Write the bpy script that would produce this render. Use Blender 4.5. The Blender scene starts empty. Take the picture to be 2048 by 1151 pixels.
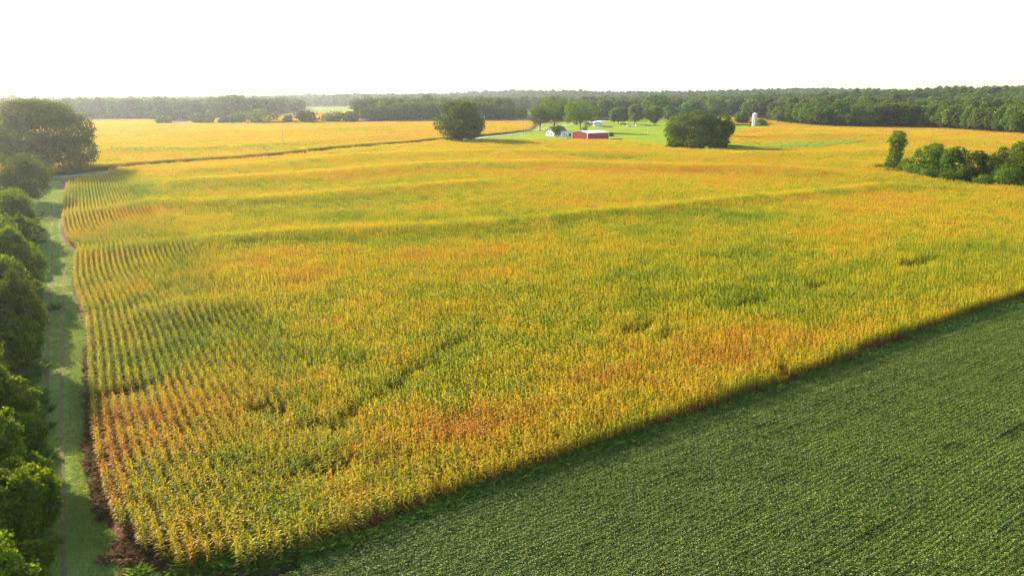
import bpy, math, random
import numpy as np
from mathutils import Vector
random.seed(7); R = np.random.RandomState(11)
S = bpy.context.scene
PI = math.pi

# ------------------------------------------------------------------ camera
CAM_H = 28.0; PITCH = math.atan((575.5-192)/1365.33); F = 1365.33
cam_d = bpy.data.cameras.new('camera'); cam = bpy.data.objects.new('camera', cam_d)
S.collection.objects.link(cam); S.camera = cam
cam.location = (0, 0, CAM_H); cam.rotation_euler = (PI/2-PITCH, 0, 0)
cam_d.lens = 24; cam_d.sensor_width = 36; cam_d.clip_start = 0.5; cam_d.clip_end = 40000

# ------------------------------------------------------------------ sky and sun
SUN_AZ = math.radians(-47); SUN_EL = math.radians(20.5)
w = bpy.data.worlds.new('World'); S.world = w; w.use_nodes = True
nt = w.node_tree; nt.nodes.clear()
sky = nt.nodes.new('ShaderNodeTexSky'); sky.sky_type = 'NISHITA'; sky.sun_disc = False
sky.sun_elevation = SUN_EL; sky.sun_rotation = SUN_AZ
sky.air_density = 1.0; sky.dust_density = 1.0; sky.ozone_density = 1.2; sky.altitude = 100
bg = nt.nodes.new('ShaderNodeBackground'); bg.inputs['Strength'].default_value = 0.13
wo = nt.nodes.new('ShaderNodeOutputWorld')
nt.links.new(sky.outputs[0], bg.inputs[0]); nt.links.new(bg.outputs[0], wo.inputs[0])
sun_d = bpy.data.lights.new('sun', 'SUN'); sun_d.energy = 5.0; sun_d.angle = math.radians(0.6); sun_d.color = (1.0, 0.88, 0.70)
sun = bpy.data.objects.new('sun', sun_d); S.collection.objects.link(sun)
SD = Vector((math.sin(SUN_AZ)*math.cos(SUN_EL), math.cos(SUN_AZ)*math.cos(SUN_EL), math.sin(SUN_EL)))
sun.rotation_euler = SD.to_track_quat('Z', 'Y').to_euler(); sun.location = (0, 0, 300)
S.view_settings.view_transform = 'Standard'; S.view_settings.look = 'None'
S.view_settings.exposure = 1.62; S.view_settings.gamma = 1.0
S.cycles.max_bounces = 6; S.cycles.diffuse_bounces = 3; S.cycles.transmission_bounces = 4
S.cycles.glossy_bounces = 2; S.cycles.volume_bounces = 1; S.cycles.transparent_max_bounces = 8
S.cycles.use_denoising = True; S.cycles.denoising_prefilter = 'NONE'; S.cycles.use_adaptive_sampling = True; S.cycles.adaptive_threshold = 0.01

# ------------------------------------------------------------------ terrain height
def seg_dist(x, y, P):
    """distance to a polyline, signed positive on its left, and the arc length of the foot"""
    best = np.full(x.shape, 1e9); sg = np.zeros(x.shape); arc = np.zeros(x.shape); L = 0
    for i in range(len(P)-1):
        ax, ay = P[i]; bx, by = P[i+1]; dx, dy = bx-ax, by-ay; l = math.hypot(dx, dy)
        t = np.clip(((x-ax)*dx+(y-ay)*dy)/(l*l), 0, 1)
        qx, qy = x-ax-t*dx, y-ay-t*dy; d = np.hypot(qx, qy)
        m = d < best
        best = np.where(m, d, best); sg = np.where(m, np.sign(dx*qy-dy*qx), sg); arc = np.where(m, L+t*l, arc); L += l
    return best, sg, arc, L
def flat(u, v, h=0.0):
    b, c = F, -(v-575.5); Y = b*math.cos(PITCH)+c*math.sin(PITCH); Z = -b*math.sin(PITCH)+c*math.cos(PITCH)
    t = (h-CAM_H)/Z; return ((u-1024)*t, Y*t)
FP = lambda L, h=0.0: [flat(u, v, h) for u, v in L]
# contour terraces traced along the crests: (polyline, height, width in front, width behind)
RIDGES = [
 (FP([(165, 640), (185, 634), (300, 616), (400, 603), (490, 592), (560, 582)], 2.5), 1.0, 5, 3.0),
 (FP([(95, 502), (165, 500), (400, 479), (600, 461), (860, 448), (1000, 440), (1200, 420), (1500, 393), (1760, 366), (1900, 372)], 2.5), 0.85, 5, 3.2),
 (FP([(60, 436), (130, 432), (310, 405), (470, 402), (800, 372), (1000, 358)], 2.5), 0.9, 8, 4.5),
 (FP([(300, 372), (480, 358), (800, 333), (1100, 322), (1500, 332), (1700, 345)], 2.5), 1.2, 14, 8),
 (FP([(330, 345), (700, 312), (1000, 300), (1300, 306)], 2.5), 1.0, 16, 10),
 (FP([(160, 300), (500, 290), (800, 268)], 2.5), 1.0, 18, 14),
 (FP([(160, 268), (500, 262), (860, 252)], 2.5), 1.0, 22, 18),
 (FP([(1450, 310), (1600, 306), (1800, 300), (2100, 310)], 2.5), 1.2, 16, 14),
 (FP([(1500, 270), (1700, 272), (1900, 285), (2150, 300)], 2.5), 2.0, 30, 25),
]
HILLS = [(800, 1150, 330, 330, 20), (900, 2300, 520, 450, 18), (50, 2700, 600, 500, 18), (-500, 3300, 300, 300, 10), (-2300, 3600, 700, 500, 26), (330, 480, 110, 110, 2.0)]
def zat(x, y):
    x = np.asarray(x, float); y = np.asarray(y, float)
    z = np.zeros(x.shape)
    for P, a, wf, wb in RIDGES:
        d, s, arc, L = seg_dist(x, y, P)
        g = np.exp(-(d/np.where(s > 0, wb, wf))**2)*a
        e = np.clip(np.minimum(arc, L-arc)/14.0, 0, 1)
        z += g*(0.2+0.8*e*e*(3-2*e))
    for cx, cy, rx, ry, h in HILLS:
        z += h*np.exp(-((x-cx)/rx)**2-((y-cy)/ry)**2)
    k = np.clip((y-1150)/1300, 0, 1); k = k*k*(3-2*k)
    z += k*(4+2*np.tanh(x/300)+4*np.sin(x/260+1.0)*np.sin(y/420)+4*np.sin(x/130+y/190))
    m = np.clip((np.hypot(x, y)-60)/200, 0, 1)
    z += m*(0.5*np.sin(x/47+0.6)*np.sin(y/61+1.2)+0.35*np.sin(x/23+y/31))
    return z
def at(u, v, h=0.0):
    """where the sight line through a pixel of the photograph meets the ground (or h above it)"""
    b, c = F, -(v-575.5); Y = b*math.cos(PITCH)+c*math.sin(PITCH); Z = -b*math.sin(PITCH)+c*math.cos(PITCH)
    dx, dy, dz = (u-1024), Y, Z
    if dz >= -1e-6: dz = -1e-6
    t1 = (-4-CAM_H+h)/dz if False else 1.25*CAM_H/(-dz)
    t1 = min(t1, 5000/dy)
    t = np.linspace(8/dy, t1, 6000)
    g = CAM_H+dz*t-zat(dx*t, dy*t)-h
    i = int(np.argmax(g < 0)) if (g < 0).any() else len(t)-1
    return float(dx*t[i]), float(dy*t[i])
AP = lambda L, h=0.0: [at(u, v, h) for u, v in L]
def proj(x, y, z):
    zc = z-CAM_H; dep = y*math.cos(PITCH)-zc*math.sin(PITCH); up = y*math.sin(PITCH)+zc*math.cos(PITCH)
    dep = np.maximum(dep, 0.1)
    return 1024+F*x/dep, 575.5-F*up/dep
def z_top(v, Y):  # height of the sight line through row v at distance Y
    return CAM_H+Y*math.tan(math.atan((575.5-v)/F)-PITCH)
def inside(x, y, P):
    r = np.zeros(x.shape, bool); n = len(P)
    for i in range(n):
        x1, y1 = P[i]; x2, y2 = P[(i+1) % n]
        c = ((y1 > y) != (y2 > y))
        with np.errstate(divide='ignore', invalid='ignore'): xi = (x2-x1)*(y-y1)/(y2-y1 if y2 != y1 else 1e-9)+x1
        r ^= c & (x < xi)
    return r
def lerp_poly(L, n):
    L = np.array(L, float); d = np.r_[0, np.cumsum(np.hypot(*np.diff(L, axis=0).T))]
    s = np.linspace(0, d[-1], n); return np.c_[np.interp(s, d, L[:, 0]), np.interp(s, d, L[:, 1])]
def vnoise(x, y, sc, seed):
    """smooth value noise in the range -1..1"""
    r = np.random.RandomState(seed); G = r.rand(64, 64)*2-1
    fx, fy = x/sc, y/sc; ix = np.floor(fx).astype(int); iy = np.floor(fy).astype(int); a = fx-ix; b = fy-iy
    a = a*a*(3-2*a); b = b*b*(3-2*b); g = lambda i, j: G[i % 64, j % 64]
    return (g(ix, iy)*(1-a)+g(ix+1, iy)*a)*(1-b)+(g(ix, iy+1)*(1-a)+g(ix+1, iy+1)*a)*b

# ------------------------------------------------------------------ materials
def new_mat(name):
    m = bpy.data.materials.new(name); m.use_nodes = True; t = m.node_tree; t.nodes.clear()
    return m, t, t.nodes.new('ShaderNodeOutputMaterial')
def N(t, typ, **kw):
    n = t.nodes.new(typ)
    for k, v in kw.items():
        if k[0] == '_': n.inputs[k[1:].replace('_', ' ')].default_value = v
        else: setattr(n, k, v)
    return n
def ramp(t, fac, stops, interp='LINEAR'):
    r = t.nodes.new('ShaderNodeValToRGB'); r.color_ramp.interpolation = interp; e = r.color_ramp.elements
    e[0].position, e[0].color = stops[0][0], (*stops[0][1], 1); e[1].position, e[1].color = stops[-1][0], (*stops[-1][1], 1)
    for p, c in stops[1:-1]:
        k = e.new(p); k.color = (*c, 1)
    t.links.new(fac, r.inputs[0]); return r.outputs[0]
def math_(t, op, a, b=None, clamp=False):
    n = t.nodes.new('ShaderNodeMath'); n.operation = op; n.use_clamp = clamp
    for i, v in enumerate((a, b)):
        if v is None: continue
        if hasattr(v, 'is_output'): t.links.new(v, n.inputs[i])
        else: n.inputs[i].default_value = v
    return n.outputs[0]
def attr(t, name, kind='GEOMETRY'):
    n = t.nodes.new('ShaderNodeAttribute'); n.attribute_type = kind; n.attribute_name = name; return n.outputs['Fac']
def noise(t, scale, detail=3, vec=None, out='Fac', rough=0.55):
    n = N(t, 'ShaderNodeTexNoise', _Scale=scale, _Detail=detail, _Roughness=rough)
    if vec is None:
        g = t.nodes.new('ShaderNodeNewGeometry'); vec = g.outputs['Position']
    t.links.new(vec, n.inputs['Vector']); return n.outputs[out]
def mix(t, fac, a, b, mode='MIX'):
    n = t.nodes.new('ShaderNodeMix'); n.data_type = 'RGBA'; n.blend_type = mode
    for s, v in ((n.inputs[0], fac), (n.inputs[6], a), (n.inputs[7], b)):
        if hasattr(v, 'is_output'): t.links.new(v, s)
        else: s.default_value = v if isinstance(v, (int, float)) else (*v, 1)
    return n.outputs[2]
def leafy(t, out, col, trans=0.45, tcol=None, gloss=0.03, rough=0.45):
    d = t.nodes.new('ShaderNodeBsdfDiffuse'); tr = t.nodes.new('ShaderNodeBsdfTranslucent'); g = N(t, 'ShaderNodeBsdfGlossy', _Roughness=rough)
    t.links.new(col, d.inputs[0]); t.links.new(tcol or col, tr.inputs[0])
    m1 = N(t, 'ShaderNodeMixShader', _Fac=trans); t.links.new(d.outputs[0], m1.inputs[1]); t.links.new(tr.outputs[0], m1.inputs[2])
    m2 = N(t, 'ShaderNodeMixShader', _Fac=gloss); t.links.new(m1.outputs[0], m2.inputs[1]); t.links.new(g.outputs[0], m2.inputs[2])
    t.links.new(m2.outputs[0], out.inputs['Surface'])
def simple(name, col, rough=0.8, var=0.15, scale=2.0, metal=0.0, bump=0.0, bscale=20):
    m, t, o = new_mat(name); b = N(t, 'ShaderNodeBsdfPrincipled', _Roughness=rough, _Metallic=metal); b.inputs['Specular IOR Level'].default_value = 0.08 if rough > .7 else .3
    c = ramp(t, noise(t, scale, 4), [(0.3, tuple(x*(1-var) for x in col)), (0.7, tuple(min(1, x*(1+var)) for x in col))])
    t.links.new(c, b.inputs['Base Color']); t.links.new(b.outputs[0], o.inputs['Surface'])
    if bump:
        k = N(t, 'ShaderNodeBump', _Strength=bump, _Distance=0.1); t.links.new(noise(t, bscale, 4), k.inputs['Height']); t.links.new(k.outputs[0], b.inputs['Normal'])
    return m
def foliage_mat(name, dark, light, yellow, trans=0.35, gloss=0.008, VR=.35, HR=(.475, .04)):
    m, t, o = new_mat(name)
    f = math_(t, 'ADD', math_(t, 'MULTIPLY', attr(t, 'tint'), 0.75), math_(t, 'MULTIPLY', noise(t, 0.35, 2), 0.25))
    col = ramp(t, f, [(0.1, dark), (0.55, light), (0.95, yellow)])
    oi = t.nodes.new('ShaderNodeObjectInfo')
    h = N(t, 'ShaderNodeHueSaturation', _Saturation=1.0); t.links.new(col, h.inputs['Color'])
    t.links.new(math_(t, 'ADD', math_(t, 'MULTIPLY', oi.outputs['Random'], HR[1]), HR[0]), h.inputs['Hue'])
    t.links.new(math_(t, 'ADD', math_(t, 'MULTIPLY', oi.outputs['Random'], VR), 1.03-VR/2), h.inputs['Value'])
    tc = mix(t, 1.0, h.outputs[0], (1.25, 1.15, 0.55), 'MULTIPLY')
    leafy(t, o, h.outputs[0], trans, tc, gloss); return m

M = {}
M['leaf'] = foliage_mat('broadleaf foliage', (0.035, 0.068, 0.005), (0.085, 0.145, 0.009), (0.19, 0.25, 0.016), 0.4)
M['leaf_oak'] = foliage_mat('oak foliage', (0.045, 0.062, 0.010), (0.085, 0.11, 0.014), (0.16, 0.175, 0.022))
M['leaf_light'] = foliage_mat('light foliage', (0.06, 0.105, 0.007), (0.12, 0.185, 0.011), (0.22, 0.27, 0.018), 0.42)
M['leaf_vine'] = foliage_mat('vine foliage', (0.05, 0.10, 0.006), (0.11, 0.19, 0.010), (0.20, 0.29, 0.016), 0.42)
M['leaf_near'] = foliage_mat('hedge tree foliage', (0.045, 0.08, 0.005), (0.115, 0.175, 0.009), (0.28, 0.33, 0.016), 0.5, HR=(.49, .02))
M['leaf_wood'] = foliage_mat('woodland foliage', (0.035, 0.062, 0.008), (0.08, 0.12, 0.012), (0.19, 0.21, 0.02), VR=.95)
M['bark'] = simple('bark', (0.10, 0.075, 0.055), 0.95, 0.3, 3, bump=0.5)
M['bark_pale'] = simple('pale bark', (0.22, 0.17, 0.12), 0.95, 0.25, 3, bump=0.5)

def soil_mat():
    m, t, o = new_mat('soil'); b = N(t, 'ShaderNodeBsdfPrincipled', _Roughness=0.95); b.inputs['Specular IOR Level'].default_value = 0.03
    c1 = ramp(t, noise(t, 0.9, 6), [(0.3, (0.10, 0.05, 0.028)), (0.55, (0.17, 0.085, 0.048)), (0.8, (0.24, 0.14, 0.085))])
    c = mix(t, ramp(t, noise(t, 0.12, 4), [(0.55, (0, 0, 0)), (0.75, (0.55, 0.55, 0.55))]), c1, (0.10, 0.12, 0.03))
    sp = t.nodes.new('ShaderNodeSeparateXYZ'); ge = t.nodes.new('ShaderNodeNewGeometry'); t.links.new(ge.outputs['Position'], sp.inputs[0])
    far = math_(t, 'MULTIPLY', math_(t, 'SUBTRACT', sp.outputs['Y'], 980.0), 0.02, True)
    c = mix(t, far, c, ramp(t, noise(t, 0.004, 2), [(0.4, (0.11, 0.16, 0.02)), (0.5, (0.16, 0.20, 0.03)), (0.56, (0.30, 0.22, 0.05))]))
    t.links.new(c, b.inputs['Base Color'])
    k = N(t, 'ShaderNodeBump', _Strength=0.8, _Distance=0.15); t.links.new(noise(t, 3, 6), k.inputs['Height']); t.links.new(k.outputs[0], b.inputs['Normal'])
    t.links.new(b.outputs[0], o.inputs['Surface']); return m
M['soil'] = soil_mat()
def grass_ground(name, a, b_, c_, sc=0.25):
    m, t, o = new_mat(name); b = N(t, 'ShaderNodeBsdfPrincipled', _Roughness=0.95); b.inputs['Specular IOR Level'].default_value = 0.02
    f = math_(t, 'ADD', math_(t, 'MULTIPLY', noise(t, sc*0.35, 3), 0.6), math_(t, 'MULTIPLY', noise(t, sc*12, 5), 0.4))
    t.links.new(ramp(t, f, [(0.35, a), (0.5, b_), (0.66, c_)]), b.inputs['Base Color'])
    k = N(t, 'ShaderNodeBump', _Strength=0.7, _Distance=0.12); t.links.new(noise(t, 5, 5), k.inputs['Height']); t.links.new(k.outputs[0], b.inputs['Normal'])
    t.links.new(b.outputs[0], o.inputs['Surface']); return m
M['lane'] = grass_ground('lane turf', (0.14, 0.19, 0.03), (0.20, 0.26, 0.045), (0.26, 0.31, 0.06), 0.4)
M['lawn'] = grass_ground('mown lawn', (0.15, 0.21, 0.008), (0.20, 0.26, 0.010), (0.26, 0.30, 0.014), 0.12)
M['pasture'] = grass_ground('pasture', (0.12, 0.18, 0.01), (0.16, 0.22, 0.014), (0.2, 0.25, 0.02), 0.05)
M['gravel'] = simple('gravel', (0.34, 0.31, 0.27), 0.95, 0.25, 1.5, bump=0.4)
m, t, o = new_mat('worn wheel rut'); b = N(t, 'ShaderNodeBsdfPrincipled', _Roughness=0.95); b.inputs['Specular IOR Level'].default_value = 0.02
t.links.new(ramp(t, noise(t, 0.8, 6), [(0.28, (0.17, 0.19, 0.04)), (0.44, (0.17, 0.135, 0.05)), (0.7, (0.24, 0.175, 0.085))]), b.inputs['Base Color']); t.links.new(b.outputs[0], o.inputs['Surface']); M['rut'] = m
M['pale_dirt'] = simple('pale dirt', (0.24, 0.17, 0.11), 0.95, 0.3, 0.8, bump=0.4)

def corn_mat(name='corn leaves'):
    m, t, o = new_mat(name)
    tone = attr(t, 'tone', 'INSTANCER')
    f = math_(t, 'ADD', math_(t, 'ADD', tone, math_(t, 'MULTIPLY', attr(t, 'tint'), 0.58)), math_(t, 'MULTIPLY', noise(t, 0.45, 3), 0.35))
    f = math_(t, 'SUBTRACT', f, 0.46)
    c = ramp(t, f, [(0.0, (0.09, 0.17, 0.004)), (0.25, (0.20, 0.27, 0.005)), (0.45, (0.40, 0.385, 0.006)), (0.62, (0.54, 0.40, 0.010)), (0.8, (0.54, 0.29, 0.022)), (1.0, (0.40, 0.15, 0.030))])
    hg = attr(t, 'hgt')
    c = mix(t, ramp(t, hg, [(0.25, (1, 1, 1)), (0.78, (0, 0, 0))]), c, (0.13, 0.065, 0.014))  # brown lower leaves, coloured darker still to deepen the shade between plants
    tc = mix(t, 1.0, c, (1.15, 1.05, 0.5), 'MULTIPLY')
    leafy(t, o, c, 0.45, tc, 0.02, 0.5); return m
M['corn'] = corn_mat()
def soy_mat():
    m, t, o = new_mat('soybean leaves')
    f = math_(t, 'ADD', math_(t, 'MULTIPLY', attr(t, 'tint'), 0.6), math_(t, 'MULTIPLY', noise(t, 0.25, 4), 0.4))
    c = ramp(t, f, [(0.15, (0.052, 0.095, 0.007)), (0.5, (0.108, 0.168, 0.012)), (0.85, (0.185, 0.24, 0.022))])
    leafy(t, o, c, 0.25, None, 0.03, 0.55); return m
M['soy'] = soy_mat()
def blade_mat(name, a, b, c_, trans=0.3):
    m, t, o = new_mat(name)
    f = math_(t, 'ADD', math_(t, 'MULTIPLY', attr(t, 'tint'), 0.6), math_(t, 'MULTIPLY', noise(t, 0.3, 4), 0.4))
    leafy(t, o, ramp(t, f, [(0.2, a), (0.5, b), (0.8, c_)]), trans, None, 0.05, 0.5); return m
M['turf'] = blade_mat('grass blades', (0.21, 0.27, 0.05), (0.31, 0.38, 0.075), (0.40, 0.46, 0.10))
M['weed'] = blade_mat('weeds', (0.06, 0.12, 0.010), (0.10, 0.18, 0.015), (0.18, 0.24, 0.03), 0.4)
M['tall'] = blade_mat('waterway grass', (0.17, 0.25, 0.01), (0.27, 0.34, 0.014), (0.36, 0.40, 0.02), 0.45)
M['dry'] = blade_mat('dry weeds', (0.11, 0.065, 0.03), (0.17, 0.105, 0.05), (0.25, 0.17, 0.08), 0.3)

def cmat(name, col, rough=0.6, metal=0.0, var=0.08): return simple(name, col, rough, var, 1.5, metal)
M['red'] = cmat('red ribbed metal', (0.42, 0.045, 0.03), 0.55, 0, 0.2); M['white'] = cmat('white paint', (0.78, 0.77, 0.74)); M['roofmetal'] = cmat('pale roof metal', (0.62, 0.62, 0.60), 0.4)
M['brownroof'] = cmat('brown shingles', (0.15, 0.085, 0.06), 0.9, 0, 0.25); M['dark'] = cmat('dark', (0.03, 0.03, 0.03)); M['glass'] = cmat('window glass', (0.05, 0.06, 0.07), 0.15)
M['grey'] = cmat('grey steel', (0.5, 0.53, 0.56), 0.5); M['silo'] = simple('weathered silo', (0.50, 0.46, 0.41), 0.8, 0.2, 0.8); M['wood'] = cmat('weathered wood', (0.24, 0.17, 0.11), 0.9, 0, 0.3)
M['polewood'] = cmat('pole wood', (0.30, 0.19, 0.13), 0.9, 0, 0.2); M['palepole'] = cmat('pale pole', (0.55, 0.5, 0.44), 0.8); M['rubber'] = cmat('rubber', (0.03, 0.03, 0.03), 0.8)
M['rust'] = cmat('rust', (0.22, 0.10, 0.06), 0.9, 0, 0.3); M['truck'] = cmat('grey paint', (0.16, 0.18, 0.20), 0.35)

# ------------------------------------------------------------------ mesh helpers
C = S.collection.objects
def mesh_np(name, V, Q, mat, attrs=None, smooth=False, fmat=None, mats=None):
    """Q: array of quads (n,4) or triangles (n,3)"""
    V = np.asarray(V, np.float32); Q = np.asarray(Q, np.int32); k = Q.shape[1]; n = len(Q)
    me = bpy.data.meshes.new(name); me.vertices.add(len(V)); me.vertices.foreach_set('co', V.ravel())
    me.loops.add(n*k); me.loops.foreach_set('vertex_index', Q.ravel())
    me.polygons.add(n); me.polygons.foreach_set('loop_start', np.arange(n, dtype=np.int32)*k)
    me.polygons.foreach_set('use_smooth', np.full(n, smooth, bool))
    for mm in (mats or [mat]): me.materials.append(mm)
    if fmat is not None: me.polygons.foreach_set('material_index', np.asarray(fmat, np.int32))
    for an, av in (attrs or {}).items():
        a = me.attributes.new(an, 'FLOAT', 'POINT'); a.data.foreach_set('value', np.asarray(av, np.float32))
    me.update(calc_edges=True); return me
class MB:
    def __init__(s): s.v = []; s.f = []
    def box(s, x0, x1, y0, y1, z0, z1, rz=0, c=(0, 0)):
        b = len(s.v); co, si = math.cos(rz), math.sin(rz)
        for z in (z0, z1):
            for x, y in ((x0, y0), (x1, y0), (x1, y1), (x0, y1)): s.v.append((c[0]+x*co-y*si, c[1]+x*si+y*co, z))
        for q in ((0, 3, 2, 1), (4, 5, 6, 7), (0, 1, 5, 4), (1, 2, 6, 5), (2, 3, 7, 6), (3, 0, 4, 7)): s.f.append([b+i for i in q])
        return s
    def poly(s, pts):
        b = len(s.v); s.v += [tuple(p) for p in pts]; s.f.append(list(range(b, b+len(pts)))); return s
    def prism(s, prof, x0, x1):  # profile in y,z extruded along x
        b = len(s.v); n = len(prof)
        for x in (x0, x1): s.v += [(x, y, z) for y, z in prof]
        s.f.append([b+i for i in range(n)][::-1]); s.f.append([b+n+i for i in range(n)])
        for i in range(n): j = (i+1) % n; s.f.append([b+i, b+j, b+n+j, b+n+i])
        return s
    def tube(s, pts, rad, n=8, cap=True):
        b = len(s.v); m = len(pts); P = [Vector(p) for p in pts]
        for i in range(m):
            d = (P[min(i+1, m-1)]-P[max(i-1, 0)]).normalized(); a = d.orthogonal().normalized() if abs(d.z) < .9 else Vector((1, 0, 0)); a = (a-d*a.dot(d)).normalized(); c = d.cross(a)
            for k in range(n):
                t = 2*PI*k/n; s.v.append(tuple(P[i]+(a*math.cos(t)+c*math.sin(t))*rad[i]))
        for i in range(m-1):
            for k in range(n): j = (k+1) % n; s.f.append([b+i*n+k, b+i*n+j, b+(i+1)*n+j, b+(i+1)*n+k])
        if cap: s.f.append([b+k for k in range(n)][::-1]); s.f.append([b+(m-1)*n+k for k in range(n)])
        return s
    def lathe(s, prof, n=20, c=(0, 0)):
        b = len(s.v); m = len(prof)
        for r, z in prof:
            for k in range(n): t = 2*PI*k/n; s.v.append((c[0]+r*math.cos(t), c[1]+r*math.sin(t), z))
        for i in range(m-1):
            for k in range(n): j = (k+1) % n; s.f.append([b+i*n+k, b+i*n+j, b+(i+1)*n+j, b+(i+1)*n+k])
        s.f.append([b+k for k in range(n)][::-1]); s.f.append([b+(m-1)*n+k for k in range(n)])
        return s
    def mesh(s, name, mat, smooth=False):
        me = bpy.data.meshes.new(name); me.from_pydata(s.v, [], s.f); me.materials.append(mat)
        if smooth: me.shade_smooth()
        me.update(); return me
def link(name, data, parent=None, loc=None, rz=0, label=None, cat=None, group=None, kind=None, scale=None):
    o = bpy.data.objects.new(name, data); C.link(o)
    if parent: o.parent = parent
    if loc is not None: o.location = loc
    if rz: o.rotation_euler = (0, 0, rz)
    if scale is not None: o.scale = scale
    if label: o['label'] = label
    if cat: o['category'] = cat
    if group: o['group'] = group
    if kind: o['kind'] = kind
    return o

# ------------------------------------------------------------------ ground sheet
def graded(a, b, step, far, n):
    core = np.arange(a, b+0.1, step); k = np.linspace(0, 1, n+1)[1:]
    right = b+(far-b)*(k**3.2)*0.98+ (k*step*n*0.5); left = a-((far+a)*(k**3.2)*0.98)-(k*step*n*0.5)
    return np.unique(np.r_[left[::-1], core, right])
gx = graded(-200, 300, 1.6, 11000, 70); gy = np.r_[np.linspace(-300, -12, 12), np.arange(-10, 440, 1.6), 440+np.cumsum(1.6*1.045**np.arange(1, 112))]
gy = gy[gy < 11000]
X, Y = np.meshgrid(gx, gy); V = np.c_[X.ravel(), Y.ravel(), zat(X, Y).ravel()]
nx, ny = len(gx), len(gy); I = (np.arange(ny-1)[:, None]*nx+np.arange(nx-1)[None, :]).ravel()
link('ground', mesh_np('ground', V, np.c_[I, I+1, I+1+nx, I+nx], M['soil'], smooth=True), kind='structure')
def sheet(name, A, B, n, m, mat, lift, **kw):
    """a strip of surface between two edge lines, draped over the ground"""
    A = lerp_poly(A, n); B = lerp_poly(B, n); t = np.linspace(0, 1, m)[None, :, None]
    P = A[:, None, :]*(1-t)+B[:, None, :]*t; P = P.reshape(-1, 2)
    V = np.c_[P, zat(P[:, 0], P[:, 1])+lift]
    I = (np.arange(n-1)[:, None]*m+np.arange(m-1)[None, :]).ravel()
    Q = np.c_[I, I+m, I+m+1, I+1]
    nrm = np.cross(V[Q[0, 1]]-V[Q[0, 0]], V[Q[0, 2]]-V[Q[0, 0]])
    if nrm[2] < 0: Q = Q[:, ::-1]
    return link(name, mesh_np(name, V, Q, mat, smooth=True), kind=kw.pop('kind', 'structure'), **kw)

# field outlines --------------------------------------------------
LEFT_EDGE = AP([(205, 1052), (190, 960), (186, 900), (181, 800), (178, 700), (176, 650), (148, 570)])+AP([(158, 512), (128, 478), (127, 430), (133, 376), (160, 356)])
LEFT_EDGE = [at(250, 1100), at(225, 1045), at(203, 980), at(190, 900), at(181, 800), at(178, 700), at(174, 650), at(158, 605), at(148, 570), at(150, 535), at(158, 508), at(136, 488), at(128, 470), at(127, 430), at(133, 376)]
LANE_R = AP([(330, 1151), (262, 1120), (222, 1070), (196, 1000), (182, 900), (174, 800), (172, 700), (168, 655), (150, 605), (142, 570), (144, 535), (150, 508), (131, 488), (124, 470), (124, 430), (128, 376), (120, 362)])
LANE_R = [(LANE_R[0][0]+4, LANE_R[0][1]-12)]+LANE_R
LANE_L = AP([(40, 1151), (40, 1000), (40, 900), (50, 800), (50, 700), (50, 600), (60, 500), (66, 430), (62, 380), (60, 362)])
LANE_L = [(LANE_L[0][0]+3, LANE_L[0][1]-10)]+LANE_L
SOY_TOP = AP([(575, 1158), (640, 1108), (740, 1072), (900, 1012), (1080, 955), (1200, 905), (1400, 838), (1600, 768), (1800, 692), (2048, 608), (2500, 470)])
CORN_BOT = AP([(292, 1122), (370, 1146), (470, 1144), (600, 1114), (740, 1078), (900, 1004), (1080, 948), (1200, 898), (1400, 831), (1600, 761), (1800, 685), (2048, 601), (2500, 463)])

sheet('grass_lane', LANE_L, LANE_R, 300, 12, M['lane'], 0.03)
def track(uv, wd, mat, lift, name='wheel_rut'):
    P = lerp_poly(AP(uv), 160); d = np.gradient(P, axis=0); d /= np.hypot(d[:, 0], d[:, 1])[:, None]; nn = np.c_[-d[:, 1], d[:, 0]]
    wv = wd*(0.75+0.5*np.abs(vnoise(np.arange(160)*1.0, np.zeros(160), 5, 3)))[:, None]
    return sheet(name, P-nn*wv/2, P+nn*wv/2, 160, 3, mat, lift)
track([(128, 1151), (127, 1050), (124, 950), (122, 850), (125, 700), (127, 560), (124, 480), (120, 430), (116, 400)], 0.34, M['rut'], 0.055)
track([(95, 850), (94, 750), (98, 650), (104, 560), (104, 490), (103, 430), (104, 400)], 0.34, M['rut'], 0.055)
# gravel road: from the lane end, along the far side of the corn, up to the farm
ROAD = [at(-120, 372), at(60, 360), at(90, 356), at(150, 352), at(205, 346), at(260, 340), at(400, 329), at(600, 312), at(800, 292), at(880, 284), at(950, 277), at(1040, 266), at(1090, 257), at(1135, 250)]
def band(name, P, w, mat, lift, n=260):
    P = lerp_poly(P, n); d = np.gradient(P, axis=0); d /= np.hypot(d[:, 0], d[:, 1])[:, None]; nn = np.c_[-d[:, 1], d[:, 0]]
    return sheet(name, P-nn*w/2, P+nn*w/2, n, 4, mat, lift), P, nn
_, RP, RN = band('gravel_road', ROAD, 5.0, M['gravel'], 0.09)
sheet('road_verge', RP-RN*9.5, RP+RN*8.0, 260, 8, M['pasture'], 0.05)
sheet('dirt_patch', AP([(112, 370), (114, 380), (116, 386)]), AP([(126, 368), (129, 378), (129, 385)]), 20, 8, M['pale_dirt'], 0.07)
LAWN_F = AP([(905, 285.5), (960, 285), (1050, 284.5), (1150, 285), (1240, 286), (1300, 292), (1345, 300), (1440, 304)]); LAWN_B = AP([(900, 284), (960, 278), (1060, 266), (1080, 248), (1200, 242), (1300, 240), (1400, 240), (1470, 250)])
LAWN = [*LAWN_F, *AP([(1462, 285), (1475, 263), (1540, 257), (1535, 247), (1470, 246), (1400, 240), (1300, 240), (1235, 241), (1190, 242.5), (1150, 244), (1080, 248), (1064, 262), (960, 279)])]
sheet('farm_lawn', LAWN_F, LAWN_B, 90, 40, M['lawn'], 0.07)
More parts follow.
